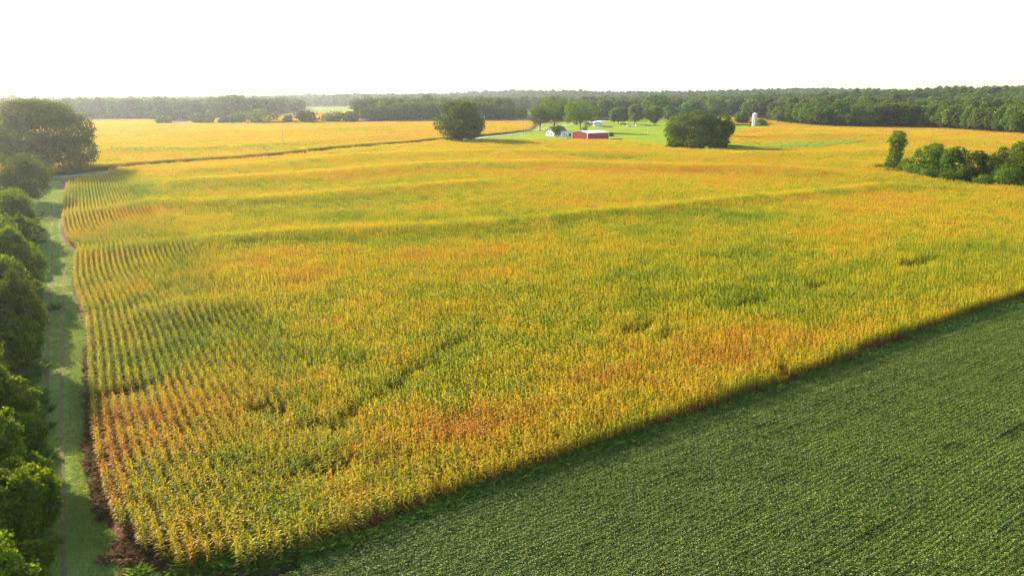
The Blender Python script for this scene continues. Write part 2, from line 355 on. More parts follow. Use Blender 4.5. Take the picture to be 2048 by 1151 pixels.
sheet('silo_lawn', AP([(1400, 275), (1470, 264), (1545, 258)]), AP([(1400, 246), (1470, 247), (1538, 247)]), 40, 16, M['lawn'], 0.08)
sheet('farm_driveway', AP([(1140, 249.5), (1190, 243.5), (1225, 242)]), AP([(1140, 246.5), (1190, 239.5), (1228, 239)]), 30, 5, M['gravel'], 0.12)
WATERWAY = AP([(1440, 302), (1500, 303), (1560, 304), (1640, 300), (1718, 291), (1722, 287), (1640, 291), (1560, 293), (1490, 295), (1445, 297)])
sheet('grass_waterway', AP([(1400, 303), (1500, 305), (1560, 305), (1640, 301), (1722, 291)]), AP([(1400, 296), (1490, 295), (1560, 293), (1640, 290), (1722, 286)]), 60, 8, M['pasture'], 0.08)
sheet('far_pasture', AP([(590, 223), (660, 223), (715, 223)]), AP([(590, 211.5), (660, 212), (715, 213)]), 30, 20, M['pasture'], 0.3)
sheet('far_meadow', AP([(1015, 222), (1075, 222)]), AP([(1015, 208), (1075, 208)]), 20, 20, M['pasture'], 0.3)
sheet('back_meadow', AP([(1240, 238), (1300, 238), (1420, 238)]), AP([(1240, 222), (1300, 222), (1420, 222)]), 30, 20, M['pasture'], 0.15)

# ------------------------------------------------------------------ scattering (stuff only)
def hidden_coll(name, meshes):
    c = bpy.data.collections.new(name)
    for i, me in enumerate(meshes): c.objects.link(bpy.data.objects.new('%s_%02d' % (name, i), me))
    return c
def scatter(name, label, cat, pts, rz, sc, tone, idx, coll, tilt=None, kind='stuff'):
    n = len(pts); me = bpy.data.meshes.new(name+'_points'); me.vertices.add(n); me.vertices.foreach_set('co', np.asarray(pts, np.float32).ravel())
    a = me.attributes.new('rot', 'FLOAT_VECTOR', 'POINT'); rot = np.zeros((n, 3), np.float32); rot[:, 2] = rz
    if tilt is not None: rot[:, 0] = tilt[0]; rot[:, 1] = tilt[1]
    a.data.foreach_set('vector', rot.ravel())
    a = me.attributes.new('siz', 'FLOAT_VECTOR', 'POINT'); a.data.foreach_set('vector', np.asarray(sc, np.float32).reshape(n, 3).ravel())
    a = me.attributes.new('tone', 'FLOAT', 'POINT'); a.data.foreach_set('value', np.asarray(tone, np.float32))
    a = me.attributes.new('pick', 'INT', 'POINT'); a.data.foreach_set('value', np.asarray(idx, np.int32))
    o = link(name, me, label=label, cat=cat, kind=kind)
    g = bpy.data.node_groups.new(name+'_nodes', 'GeometryNodeTree')
    g.interface.new_socket('Geometry', in_out='INPUT', socket_type='NodeSocketGeometry'); g.interface.new_socket('Geometry', in_out='OUTPUT', socket_type='NodeSocketGeometry')
    gi = g.nodes.new('NodeGroupInput'); go = g.nodes.new('NodeGroupOutput'); ip = g.nodes.new('GeometryNodeInstanceOnPoints'); ci = g.nodes.new('GeometryNodeCollectionInfo')
    ci.inputs['Collection'].default_value = coll; ci.inputs['Separate Children'].default_value = True; ci.inputs['Reset Children'].default_value = True
    ip.inputs['Pick Instance'].default_value = True
    def na(nm, dt): q = g.nodes.new('GeometryNodeInputNamedAttribute'); q.data_type = dt; q.inputs['Name'].default_value = nm; return q.outputs['Attribute']
    L = g.links.new; L(gi.outputs[0], ip.inputs['Points']); L(ci.outputs[0], ip.inputs['Instance']); L(na('pick', 'INT'), ip.inputs['Instance Index'])
    L(na('rot', 'FLOAT_VECTOR'), ip.inputs['Rotation']); L(na('siz', 'FLOAT_VECTOR'), ip.inputs['Scale']); L(ip.outputs[0], go.inputs[0])
    md = o.modifiers.new('scatter', 'NODES'); md.node_group = g; return o
def slope(x, y, rz, e=1.2):
    gx_ = (zat(x+e, y)-zat(x-e, y))/(2*e); gy_ = (zat(x, y+e)-zat(x, y-e))/(2*e)
    c, s = np.cos(rz), np.sin(rz); return np.arctan(-gx_*s+gy_*c), -np.arctan(gx_*c+gy_*s)

# corn plants -----------------------------------------------------
def corn_plant(r, nl, seg, lw, full=True):
    V = []; Q = []; T = []; Hh = []
    H = r.uniform(1.95, 2.35); az0 = r.uniform(0, PI); lean = (r.uniform(-.06, .06), r.uniform(-.06, .06)); pt = r.rand()
    def add(vs, qs, t, hs):
        b = len(V); V.extend(vs); Q.extend([[b+i for i in q] for q in qs]); T.extend([t]*len(vs)); Hh.extend(hs)
    w = 0.014
    vs = [(w, 0, 0), (-w*.5, w*.87, 0), (-w*.5, -w*.87, 0), (lean[0]*H+w*.6, lean[1]*H, H), (lean[0]*H-w*.3, lean[1]*H+w*.5, H), (lean[0]*H-w*.3, lean[1]*H-w*.5, H)]
    add(vs, [[0, 1, 4, 3], [1, 2, 5, 4], [2, 0, 3, 5]], .35+.3*pt, [0, 0, 0, 1, 1, 1])
    for i in range(nl):
        q = (i+.6)/nl; h = H*(0.22+0.72*q); az = az0+PI*(i % 2)+r.normal(0, .35); L = r.uniform(.45, .72)*(1.05-.45*abs(q-.55)); W = lw*r.uniform(.8, 1.2)
        up = r.uniform(.5, 1.15)*(0.78+.42*q); dr = r.uniform(1.4, 3.0); vs = []; hs = []
        px, pz, an = 0.0, h, up; ca, sa = math.cos(az), math.sin(az)
        tw = r.normal(0, .4)
        for k in range(seg+1):
            f = k/seg; ww = W*(1-f**2.2)*(0.6+.8*f if f < .35 else 1.0)*.5+.003
            x = lean[0]*h+ca*px; y = lean[1]*h+sa*px; tz = math.sin(tw*f)*ww
            vs += [(x-sa*ww, y+ca*ww, pz+tz), (x+sa*ww, y-ca*ww, pz-tz)]; hs += [pz/H]*2
            px += math.cos(an)*L/seg; pz += math.sin(an)*L/seg; an -= dr/seg
        add(vs, [[2*k, 2*k+1, 2*k+3, 2*k+2] for k in range(seg)], np.clip(.5*pt+.5*r.rand()+.12*(q-.5), 0, 1), [max(x, 0.0) for x in hs])
    for i in range(5 if full else 3):
        az = r.uniform(0, 2*PI); sp = r.uniform(.02, .14); l = r.uniform(.2, .32); w = .012 if full else .022
        x, y = lean[0]*H, lean[1]*H; ca, sa = math.cos(az), math.sin(az)
        add([(x-sa*w, y+ca*w, H-.05), (x+sa*w, y-ca*w, H-.05), (x+ca*sp+sa*w*.4, y+sa*sp, H+l), (x+ca*sp-sa*w*.4, y+sa*sp, H+l)], [[0, 1, 2, 3]], .55+.3*r.rand(), [1]*4)
    return V, Q, T, Hh
def corn_block(name, seed, L, rows, sx, nl, seg, lw, gap=.76, full=True):
    r = np.random.RandomState(seed); V = []; Q = []; T = []; Hh = []
    n = int(round(L/sx))
    for j in range(rows):
        for i in range(n):
            v, q, t, h = corn_plant(r, nl, seg, lw, full); a = r.uniform(.78, 1.08); b = len(V)
            ox = -L/2+(i+.5)*sx+r.normal(0, .03); oy = (j-(rows-1)/2)*gap+r.normal(0, .055)
            if r.rand() < .04: continue
            V += [(x+ox, y+oy, z*a) for x, y, z in v]; Q += [[b+k for k in f] for f in q]; T += list(t); Hh += h
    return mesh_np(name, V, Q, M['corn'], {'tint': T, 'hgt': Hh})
near_c = hidden_coll('corn_near', [corn_block('corn_row', 100+i, 1.52, 1, .18, 12, 5, .075) for i in range(8)])
mid_c = hidden_coll('corn_mid', [corn_block('corn_plot', 200+i, 3.04, 4, .25, 9, 3, .13, full=False) for i in range(5)])
far_c = hidden_coll('corn_far', [corn_block('corn_far_plot', 300+i, 6.08, 8, .5, 8, 2, .24, full=False) for i in range(3)])

BLOBS = [ # colour patches of the crop where they lie, the oak's shade tinted in as one green patch: u, v, radius u, radius v, shift (+ orange, - green)
 (1250, 755, 230, 55, .22), (930, 835, 190, 45, .2), (1420, 700, 160, 35, .13), (1650, 650, 160, 25, .1), (700, 500, 260, 22, .17), (560, 545, 160, 22, .14), (1000, 490, 260, 14, .13), (680, 603, 50, 10, .16),
 (300, 830, 110, 60, .16), (215, 930, 40, 110, .26), (450, 760, 90, 60, .1), (310, 1010, 130, 90, .13), (700, 980, 200, 50, .06), (620, 760, 80, 50, .08), (700, 900, 200, 60, .1), (400, 1060, 160, 50, .1), (230, 560, 70, 18, .08), (280, 420, 90, 12, .14), (1250, 400, 350, 12, .1), (1700, 505, 60, 12, .15),
 (1100, 330, 700, 14, .08), (1500, 340, 300, 14, .12), (1900, 400, 250, 25, .1), (1450, 800, 140, 30, .1),
 (900, 690, 330, 70, -.12), (1060, 762, 120, 16, -.2), (840, 770, 90, 24, -.16), (700, 478, 330, 14, -.18), (1350, 425, 250, 14, -.16), (250, 380, 120, 20, -.16), (1150, 590, 200, 30, -.1), (1500, 600, 250, 40, -.08), (470, 960, 110, 50, -.03), (640, 990, 120, 40, -.05), (1950, 520, 200, 60, -.07), (400, 650, 160, 70, -.07), (620, 425, 260, 10, -.12), (1660, 378, 70, 5, -.2), (800, 400, 380, 9, -.1), (330, 500, 110, 12, -.05), (1240, 313, 60, 4, -.3), (1650, 330, 60, 5, -.3), (1000, 330, 500, 6, -.1),
 (500, 295, 350, 8, -.08), (600, 257, 200, 3, -.08), (1750, 430, 180, 20, .06)]
def tones(x, y, z):
    u, v = proj(x, y, z+2.3); t = np.full(x.shape, .435)
    for a, b, c, d, s in BLOBS: t += 1.2*s*np.exp(-((u-a)/c)**2-((v-b)/d)**2)
    dist = np.hypot(x, y); t += .14*np.clip((dist-150)/350, 0, 1)
    return t+.10*vnoise(x, y, 17, 5)+.10*vnoise(x, y, 6, 8)+.10*vnoise(x, y, 2.3, 12)+.05*vnoise(x*sd[0]*.3+y*sd[1]*.3, x*sn[0]+y*sn[1], 3.5, 14)
GULLY = AP([(610, 868), (680, 852), (745, 822), (800, 775), (860, 735), (925, 690), (965, 655), (1005, 622)], 1.2)
HOLES = [(1832, 533, 3.6, 1.2), (1642, 581, 2.2, .6), (1492, 618, 2.5, .6), (1328, 680, 1.3, .5), (225, 800, 2.6, 1.0), (545, 832, 1.3, .9), (650, 948, 1.5, .9), (1575, 752, .9, 1.0), (1455, 805, .8, .8), (1270, 668, 2.5, .7)]
HOLES = [(*at(u, v, 1.0), a, b) for u, v, a, b in HOLES]
def thin(x, y):
    """plant height factor: stunted plants along the gully and in the bare spots"""
    x = x+1.2*vnoise(x, y, 1.7, 61); y = y+1.0*vnoise(x, y, 1.9, 62); d, _, arc, L = seg_dist(x, y, GULLY); k = 1-.5*np.exp(-(d/.6)**2)*np.clip(1.25-arc/L, .35, 1)
    for hx, hy, a, b in HOLES: k = k*(1-.75*np.exp(-(((x-hx)*.84+(y-hy)*.54)/a)**2-((-(x-hx)*.54+(y-hy)*.84)/b)**2))
    return k*(1+.06*vnoise(x, y, 4, 21)+.04*vnoise(x, y, 1.5, 22))
LE = lerp_poly(LEFT_EDGE, 400)
LE0 = LE; LE = lerp_poly([(LEFT_EDGE[0][0]+15, LEFT_EDGE[0][1]-22)]+LEFT_EDGE, 440)
LE = np.r_[LE, [LE[-1]+(LE[-1]-LE[-20])/np.hypot(*(LE[-1]-LE[-20]))*22.0*k_/30 for k_ in range(1, 31)]]
k5 = np.ones(13)/13; LEs = np.c_[np.convolve(np.pad(LE[:, 0], 6, 'edge'), k5, 'valid'), np.convolve(np.pad(LE[:, 1], 6, 'edge'), k5, 'valid')]
# smoother line for the inner rows
k9 = np.ones(41)/41; LEx = np.c_[np.convolve(np.pad(LE[:, 0], 20, 'reflect', reflect_type='odd'), k9, 'valid'), np.convolve(np.pad(LE[:, 1], 20, 'reflect', reflect_type='odd'), k9, 'valid')]
ROAD_NEAR = [tuple(p) for p in (RP+RN*-0.0)]
# corn outline of the near field (south of the road), counter-clockwise
rd = np.array(RP); side = RN
i0 = int(np.argmin(np.hypot(rd[:, 0]-at(205, 346)[0], rd[:, 1]-at(205, 346)[1]))); i1 = int(np.argmin(np.hypot(rd[:, 0]-at(880, 284)[0], rd[:, 1]-at(880, 284)[1])))
sgn = 1 if (side[150] @ np.array([1, -1])) > 0 else -1
near_road = [tuple(p) for p in (rd+side*sgn*5.0)[i0:i1:6]]
RIGHT_FIELD = AP([(1330, 303), (1420, 306)]) + AP([(1475, 265), (1545, 259), (1538, 244.5), (1640, 252), (1750, 256), (1840, 256), (1950, 263), (2048, 269), (2500, 300)])
CORN_POLY = CORN_BOT+[(260, 190), (300, 260)]+AP([(2700, 320)])+RIGHT_FIELD[::-1]+LAWN_F[::-1][1:]+near_road[::-1]+[tuple(p) for p in LE0[::-1][::8]]
FAR_POLY = [tuple(p) for p in (rd-side*sgn*9.0)[max(i0-60, 0):i1+30:6]]+AP([(1060, 262)])+AP([(1066, 240.5), (960, 239), (870, 239.5), (720, 243.8), (560, 244.5), (380, 245.5), (330, 246), (300, 237), (170, 237.5), (0, 240), (-200, 242)], 2.2)
HEDGE = AP([(1738, 345), (1762, 347), (1800, 352), (1860, 368), (1950, 378), (2048, 384), (2500, 410), (2500, 360), (2048, 352), (1950, 350), (1850, 345), (1790, 336), (1745, 338)])
BACK_POLY = AP([(380, 244), (720, 240), (712, 224), (610, 224), (590, 226), (560, 229), (470, 234), (390, 236)], 2.2)
BACK2 = AP([(1185, 241), (1235, 240), (1240, 236), (1180, 236)])
SILO_FIELD = AP([(1440, 247), (1545, 247), (1530, 238), (1490, 232), (1440, 232)], 2.2)

def field_ok(x, y): return inside(x, y, CORN_POLY) & ~inside(x, y, HEDGE) & ~inside(x, y, WATERWAY) & ~inside(x, y, LAWN)
sd = np.array([.84, .54]); sd /= np.hypot(*sd); sn = np.array([-sd[1], sd[0]]); RZ = math.atan2(sd[1], sd[0])
HEAD = 25; HW = HEAD*.76-.1
P_, Z_, S_, T_, I_, RX, RY = [], [], [], [], [], [], []
def push(x, y, rz, sc, idx):
    x = np.asarray(x); y = np.asarray(y); z = zat(x, y); rz = np.broadcast_to(rz, x.shape).copy(); tx, ty = slope(x, y, rz)
    P_.append(np.c_[x, y, z]); Z_.append(rz); S_.append(sc); T_.append(tones(x, y, z)+R.normal(0, .035, len(x))); I_.append(idx); RX.append(tx); RY.append(ty)
# headland rows that follow the lane
for k in range(HEAD):
    f = min(1, k/10); B = LEs*(1-f)+LEx*f; d = np.gradient(B, axis=0); d /= np.hypot(d[:, 0], d[:, 1])[:, None]; nn = np.c_[d[:, 1], -d[:, 0]]
    Pk = B+nn*(.35+.76*k); seglen = np.r_[0, np.cumsum(np.hypot(*np.diff(Pk, axis=0).T))]
    s = np.arange(.76, seglen[-1], 1.5); x = np.interp(s, seglen, Pk[:, 0]); y = np.interp(s, seglen, Pk[:, 1]); rz = np.interp(s, seglen, np.unwrap(np.arctan2(d[:, 1], d[:, 0])))
    ok = inside(x, y, CORN_POLY); x, y, rz = x[ok], y[ok], rz[ok]
    n = len(x); t = thin(x, y); keep = (t > .3) & (R.rand(n) > .015*(k < 3)+.004); x, y, rz, t = x[keep], y[keep], rz[keep], t[keep]; n = len(x)
    push(x, y, rz+PI*(R.rand(n) > .5), np.c_[np.ones(n), np.ones(n), t*R.uniform(.93, 1.06, n)*(1-.12*(k == 0))], R.randint(0, 8, n))
near_n = sum(len(p) for p in P_)
# the main rows, parallel to the soybean edge
NEAR_D = 165
a = np.arange(-120, 300, 1.5); b = np.arange(-45, 330, .76)
A_, B_ = np.meshgrid(a, b); A_ = A_+R.uniform(0, 1.5, B_.shape[0])[:, None]
o0 = np.array(CORN_BOT[6]); x = (o0[0]+A_*sd[0]+B_*sn[0]).ravel(); y = (o0[1]+A_*sd[1]+B_*sn[1]).ravel()
dist = np.hypot(x, y); ok = (dist < NEAR_D) & field_ok(x, y); x, y = x[ok], y[ok]
d, s, _, _ = seg_dist(x, y, [tuple(p) for p in LEx[::5]]); ok = d > HW; x, y = x[ok], y[ok]
t = thin(x, y); ok = t > .3; x, y, t = x[ok], y[ok], t[ok]; n = len(x)
push(x, y, RZ+PI*(R.rand(n) > .5), np.c_[np.ones(n), np.ones(n), t*R.uniform(.94, 1.06, n)], R.randint(0, 8, n))
cat_ = lambda L: np.concatenate(L)
scatter('corn_crop', 'yellow green ripening corn crop in rows between the grass lane and the dark soybeans', 'corn crop', cat_(P_), cat_(Z_), cat_(S_), cat_(T_), cat_(I_), near_c, (cat_(RX), cat_(RY)))
print('near corn', len(cat_(P_)))
P_, Z_, S_, T_, I_, RX, RY = [], [], [], [], [], [], []
FAR_D = 330
a = np.arange(-500, 800, 3.04); b = np.arange(-20, 800, 3.04); A_, B_ = np.meshgrid(a, b)
x = (o0[0]+A_*sd[0]+B_*sn[0]).ravel(); y = (o0[1]+A_*sd[1]+B_*sn[1]).ravel(); dist = np.hypot(x, y); u, v = proj(x, y, 2)
ok = (dist >= NEAR_D) & (dist < FAR_D) & (y > 0) & (u > -260) & (u < 2350); x, y = x[ok], y[ok]
ok = field_ok(x, y); x, y = x[ok], y[ok]
d, s, _, _ = seg_dist(x, y, [tuple(p) for p in LEx[::5]]); ok = (d > HW-1.0); x, y = x[ok], y[ok]; n = len(x); t = thin(x, y)
push(x, y, RZ+PI*(R.rand(n) > .5), np.c_[np.ones(n), np.ones(n), t*R.uniform(.95, 1.05, n)], R.randint(0, 5, n))
scatter('corn_field', 'golden corn field rolling over low terraces up to the farm lawn', 'corn field', cat_(P_), cat_(Z_), cat_(S_), cat_(T_), cat_(I_), mid_c, (cat_(RX), cat_(RY)))
print('mid corn', len(cat_(P_)))
def far_field(name, label, polys, excl=None, dmin=0, extra=0):
    global P_, Z_, S_, T_, I_, RX, RY
    P_, Z_, S_, T_, I_, RX, RY = [], [], [], [], [], [], []
    st = 6.08 if dmin < 700 else 6.08
    a = np.arange(-1200, 1800, st); b = np.arange(-600, 1800, st); A_, B_ = np.meshgrid(a, b)
    x = (A_*sd[0]+B_*sn[0]).ravel(); y = (A_*sd[1]+B_*sn[1]).ravel(); u, v = proj(x, y, 2); ok = (y > 100) & (u > -260) & (u < 2350) & (np.hypot(x, y) > dmin); x, y = x[ok], y[ok]
    m = np.zeros(x.shape, bool)
    for p in polys: m |= inside(x, y, p)
    if excl: m &= excl(x, y)
    x, y = x[m], y[m]; n = len(x)
    push(x, y, RZ+PI*(R.rand(n) > .5), np.c_[np.ones(n), np.ones(n), R.uniform(.94, 1.06, n)], R.randint(0, 3, n)); T_[0] += extra
    print(name, n)
    scatter(name, label, 'corn field', cat_(P_), cat_(Z_), cat_(S_), cat_(T_), cat_(I_), far_c, (cat_(RX), cat_(RY)))
far_field('ripe_corn_field', 'tan orange corn on the rise around the silo and below the dark wood', [CORN_POLY], lambda x, y: field_ok(x, y), FAR_D)
d = rd-side*sgn*9.0; P_, Z_, S_, T_, I_, RX, RY = [], [], [], [], [], [], []
for k in range(5):
    Pk = (d-side*sgn*(.76*k-1.0))[max(i0-60, 0):i1+32]; sl_ = np.r_[0, np.cumsum(np.hypot(*np.diff(Pk, axis=0).T))]; ss = np.arange(0, sl_[-1], 1.5)
    x = np.interp(ss, sl_, Pk[:, 0]); y = np.interp(ss, sl_, Pk[:, 1]); n = len(x); g_ = np.gradient(Pk, axis=0); rz_ = np.interp(ss, sl_, np.unwrap(np.arctan2(g_[:, 1], g_[:, 0])))
    push(x, y, rz_, np.c_[np.ones(n), np.full(n, 1.3), R.uniform(1.0, 1.18, n)], R.randint(0, 8, n))
scatter('corn_edge_rows', 'dark edge rows of the corn beyond the gravel road', 'corn rows', cat_(P_), cat_(Z_), cat_(S_), cat_(T_), cat_(I_), near_c, (cat_(RX), cat_(RY)))
far_field('corn_field_beyond_road', 'pale golden corn field beyond the gravel road on the left', [FAR_POLY], None, 0)
far_field('distant_corn_field', 'hazy orange corn strips behind the bushes and behind the farm', [BACK_POLY, BACK2, SILO_FIELD], None, 0, .08)

# soybeans --------------------------------------------------------
def soy_patch(seed, n=1600, L=1.52):
    r = np.random.RandomState(seed); x = r.uniform(-L/2, L/2, n); y = r.uniform(-L/2, L/2, n)
    row = np.abs(((y+.19) % .38)-.19)/.19; z = .74-.10*row**2+.05*np.sin(x*(3+seed%4)+seed)*np.sin(y*(4+seed%3)+seed*2)+r.normal(0, .05, n)-.3*(r.rand(n)**3)
    return leaves_mesh('soy_patch', np.c_[x, y, z], np.full(n, .045)*r.uniform(.8, 1.3, n), r.rand(n), M['soy'], r, up=1.3)
def leaves_mesh(name, P, sz, tint, mat, r, up=0.0, asp=.75, out=None, ow=.0, mats=None):
    n = len(P); nr = r.normal(size=(n, 3)); nr[:, 2] = np.abs(nr[:, 2])*(.6+up)+up*.6
    if out is not None: nr = nr*(1-ow)+out*ow*1.5
    nr /= np.linalg.norm(nr, axis=1)[:, None]+1e-9
    t = np.cross(nr, r.normal(size=(n, 3))); t /= np.linalg.norm(t, axis=1)[:, None]+1e-9; b = np.cross(nr, t)
    s = sz[:, None]; V = np.stack([P-t*s, P-b*s*asp-nr*s*.15, P+t*s, P+b*s*asp-nr*s*.15], 1).reshape(-1, 3)
    return mesh_np(name, V, np.arange(4*n).reshape(n, 4), mat, {'tint': np.repeat(tint, 4)})
soy_c = hidden_coll('soy', [soy_patch(400+i) for i in range(6)])
a = np.arange(-60, 280, 1.5); b = np.arange(-160, 4, 1.5); A_, B_ = np.meshgrid(a, b)
o1 = np.array(SOY_TOP[5]); x = (o1[0]+A_*sd[0]+B_*sn[0]).ravel(); y = (o1[1]+A_*sd[1]+B_*sn[1]).ravel()
soy_poly = SOY_TOP+[(260, 0), (120, -20), (-10, 8)]
ok = inside(x, y, soy_poly) & (y > 12); x, y = x[ok], y[ok]; n = len(x)
ed, _, _, _ = seg_dist(x, y, SOY_TOP)
gaps = np.ones(n)
for (u, v, a_, b_) in [(2040, 860, 3.5, .8), (1930, 905, 2.0, .7), (1990, 1000, 2, .6)]:
    hx, hy = at(u, v, .7); gaps *= 1-.3*np.exp(-(((x-hx)*sd[0]+(y-hy)*sd[1])/a_)**2-(((x-hx)*sn[0]+(y-hy)*sn[1])/b_)**2)
tx, ty = slope(x, y, np.full(n, RZ))
hs = (1+.10*vnoise(x, y, 5, 31)+.12*vnoise(x+y*.3, y, 2.1, 32)+.13*vnoise((x*sd[0]+y*sd[1])*.12, x*sn[0]+y*sn[1], 2.3, 33))*(1-.25*np.exp(-(ed/2.5)**2))*gaps
scatter('soybean_field', 'dark green closed soybean canopy filling the lower right corner', 'soybean field', np.c_[x, y, zat(x, y)], RZ+PI*R.randint(0, 2, n), np.c_[np.full(n, 1.02), np.full(n, 1.02), hs], R.rand(n), R.randint(0, 6, n), soy_c, (tx, ty))

# grass -----------------------------------------------------------
def blades(seed, n, L, h, wd, mat, spread=.5, name='tuft'):
    r = np.random.RandomState(seed); x = r.uniform(-L/2, L/2, n); y = r.uniform(-L/2, L/2, n); az = r.uniform(0, 2*PI, n); hh = h*r.uniform(.5, 1.25, n); ln = hh*r.uniform(.1, spread*1.6, n)
    c, s = np.cos(az), np.sin(az); fa = r.uniform(0, 2*PI, n); fc, fs = np.cos(fa)*wd, np.sin(fa)*wd; z = np.zeros(n)
    V = np.stack([np.c_[x-fc, y-fs, z], np.c_[x+fc, y+fs, z], np.c_[x+fc*.8+c*ln*.4, y+fs*.8+s*ln*.4, hh*.7], np.c_[x+c*ln, y+s*ln, hh]], 1).reshape(-1, 3)
    return mesh_np(name, V, np.arange(4*n).reshape(n, 4), mat, {'tint': np.repeat(r.rand(n), 4)})
turf_c = hidden_coll('turf', [blades(500+i, 520, 1.15, .11, .014, M['turf'], .8) for i in range(4)])
lane_poly = [tuple(p) for p in LANE_L]+[tuple(p) for p in LANE_R[::-1]]
a = np.arange(-175, 10, 1.0); b = np.arange(15, 250, 1.0); A_, B_ = np.meshgrid(a, b); x = A_.ravel()+R.uniform(-.15, .15, A_.size); y = B_.ravel()+R.uniform(-.15, .15, A_.size)
ok = inside(x, y, lane_poly); x, y = x[ok], y[ok]
tr1 = AP([(128, 1151), (124, 950), (122, 850), (125, 700), (127, 560), (124, 480), (120, 430), (116, 400)]); tr2 = AP([(95, 850), (94, 750), (98, 650), (104, 560), (104, 490), (103, 430), (104, 400)])
n = len(x); d1, _, _, _ = seg_dist(x, y, tr1); d2, _, _, _ = seg_dist(x, y, tr2); k = np.minimum(d1, d2)
hs = (1+.5*vnoise(x, y, 3, 41)+.3*vnoise(x, y, 1.2, 42))*np.clip(.2+(k-.2)*1.2, .12, 1)
scatter('lane_grass', 'short mown grass with dew covering the shaded farm lane', 'grass', np.c_[x, y, zat(x, y)+.02], R.uniform(0, 6.28, n), np.c_[np.ones(n), np.ones(n), hs], R.rand(n), R.randint(0, 4, n), turf_c)
weed_c = hidden_coll('weed', [blades(520+i, 230, .75, .6, .011, M['weed'], 1.0, 'weed') for i in range(4)])
dry_c = hidden_coll('dryweed', [blades(540+i, 120, .9, .45, .016, M['dry'], 1.0, 'dry_weed') for i in range(3)])
def line_pts(uv, n, sp, h=0):
    P = lerp_poly(AP(uv, h), n); return P[:, 0]+R.normal(0, sp, n), P[:, 1]+R.normal(0, sp, n)
xs, ys = zip(line_pts([(395, 1128), (450, 1128), (500, 1128)], 24, .4), line_pts([(560, 1130), (640, 1105), (740, 1085)], 70, .3), line_pts([(840, 1040), (920, 1008), (960, 990)], 40, .25), line_pts([(1200, 905), (1600, 767), (1900, 655), (2048, 607)], 110, .25), line_pts([(1900, 655), (2048, 607), (2200, 560)], 160, .5), line_pts([(300, 1145), (480, 1150), (600, 1140)], 20, .6), line_pts([(740, 1070), (1000, 975), (1250, 885)], 60, .3), line_pts([(55, 1100), (50, 900), (55, 700), (60, 520), (66, 430)], 320, .8))
x = np.concatenate(xs); y = np.concatenate(ys); n = len(x)
scatter('field_edge_weeds', 'bright green weeds and tall grass along the edge of the corn', 'weeds', np.c_[x, y, zat(x, y)], R.uniform(0, 6.28, n), np.repeat(R.uniform(.5, 1.3, n)[:, None], 3, 1), R.rand(n), R.randint(0, 4, n), weed_c)
xs, ys = zip(line_pts([(250, 1085), (330, 1130), (480, 1135), (600, 1120)], 170, .55), line_pts([(215, 1040), (192, 930), (184, 820), (181, 700)], 130, .22), line_pts([(500, 1140), (580, 1130)], 60, .5))
x = np.concatenate(xs); y = np.concatenate(ys); n = len(x)
scatter('dry_weeds', 'withered brown weeds at the near corner of the corn', 'weeds', np.c_[x, y, zat(x, y)], R.uniform(0, 6.28, n), np.repeat(R.uniform(.4, 1.1, n)[:, None], 3, 1), R.rand(n), R.randint(0, 3, n), dry_c)
tall_c = hidden_coll('tallgrass', [blades(560+i, 900, 3.4, 1.7, .06, M['tall'], .8, 'tall_grass') for i in range(3)])
a = np.arange(90, 240, 2.6); b = np.arange(320, 440, 2.6); A_, B_ = np.meshgrid(a, b); x = A_.ravel(); y = B_.ravel(); ok = inside(x, y, WATERWAY); x, y = x[ok], y[ok]; n = len(x)
if n: scatter('waterway_grass', 'light green strip of tall grass crossing the corn right of the big trees', 'grass', np.c_[x, y, zat(x, y)], R.uniform(0, 6.28, n), np.c_[np.ones(n), np.ones(n), R.uniform(.6, 1.4, n)], R.rand(n), R.randint(0, 3, n), tall_c)

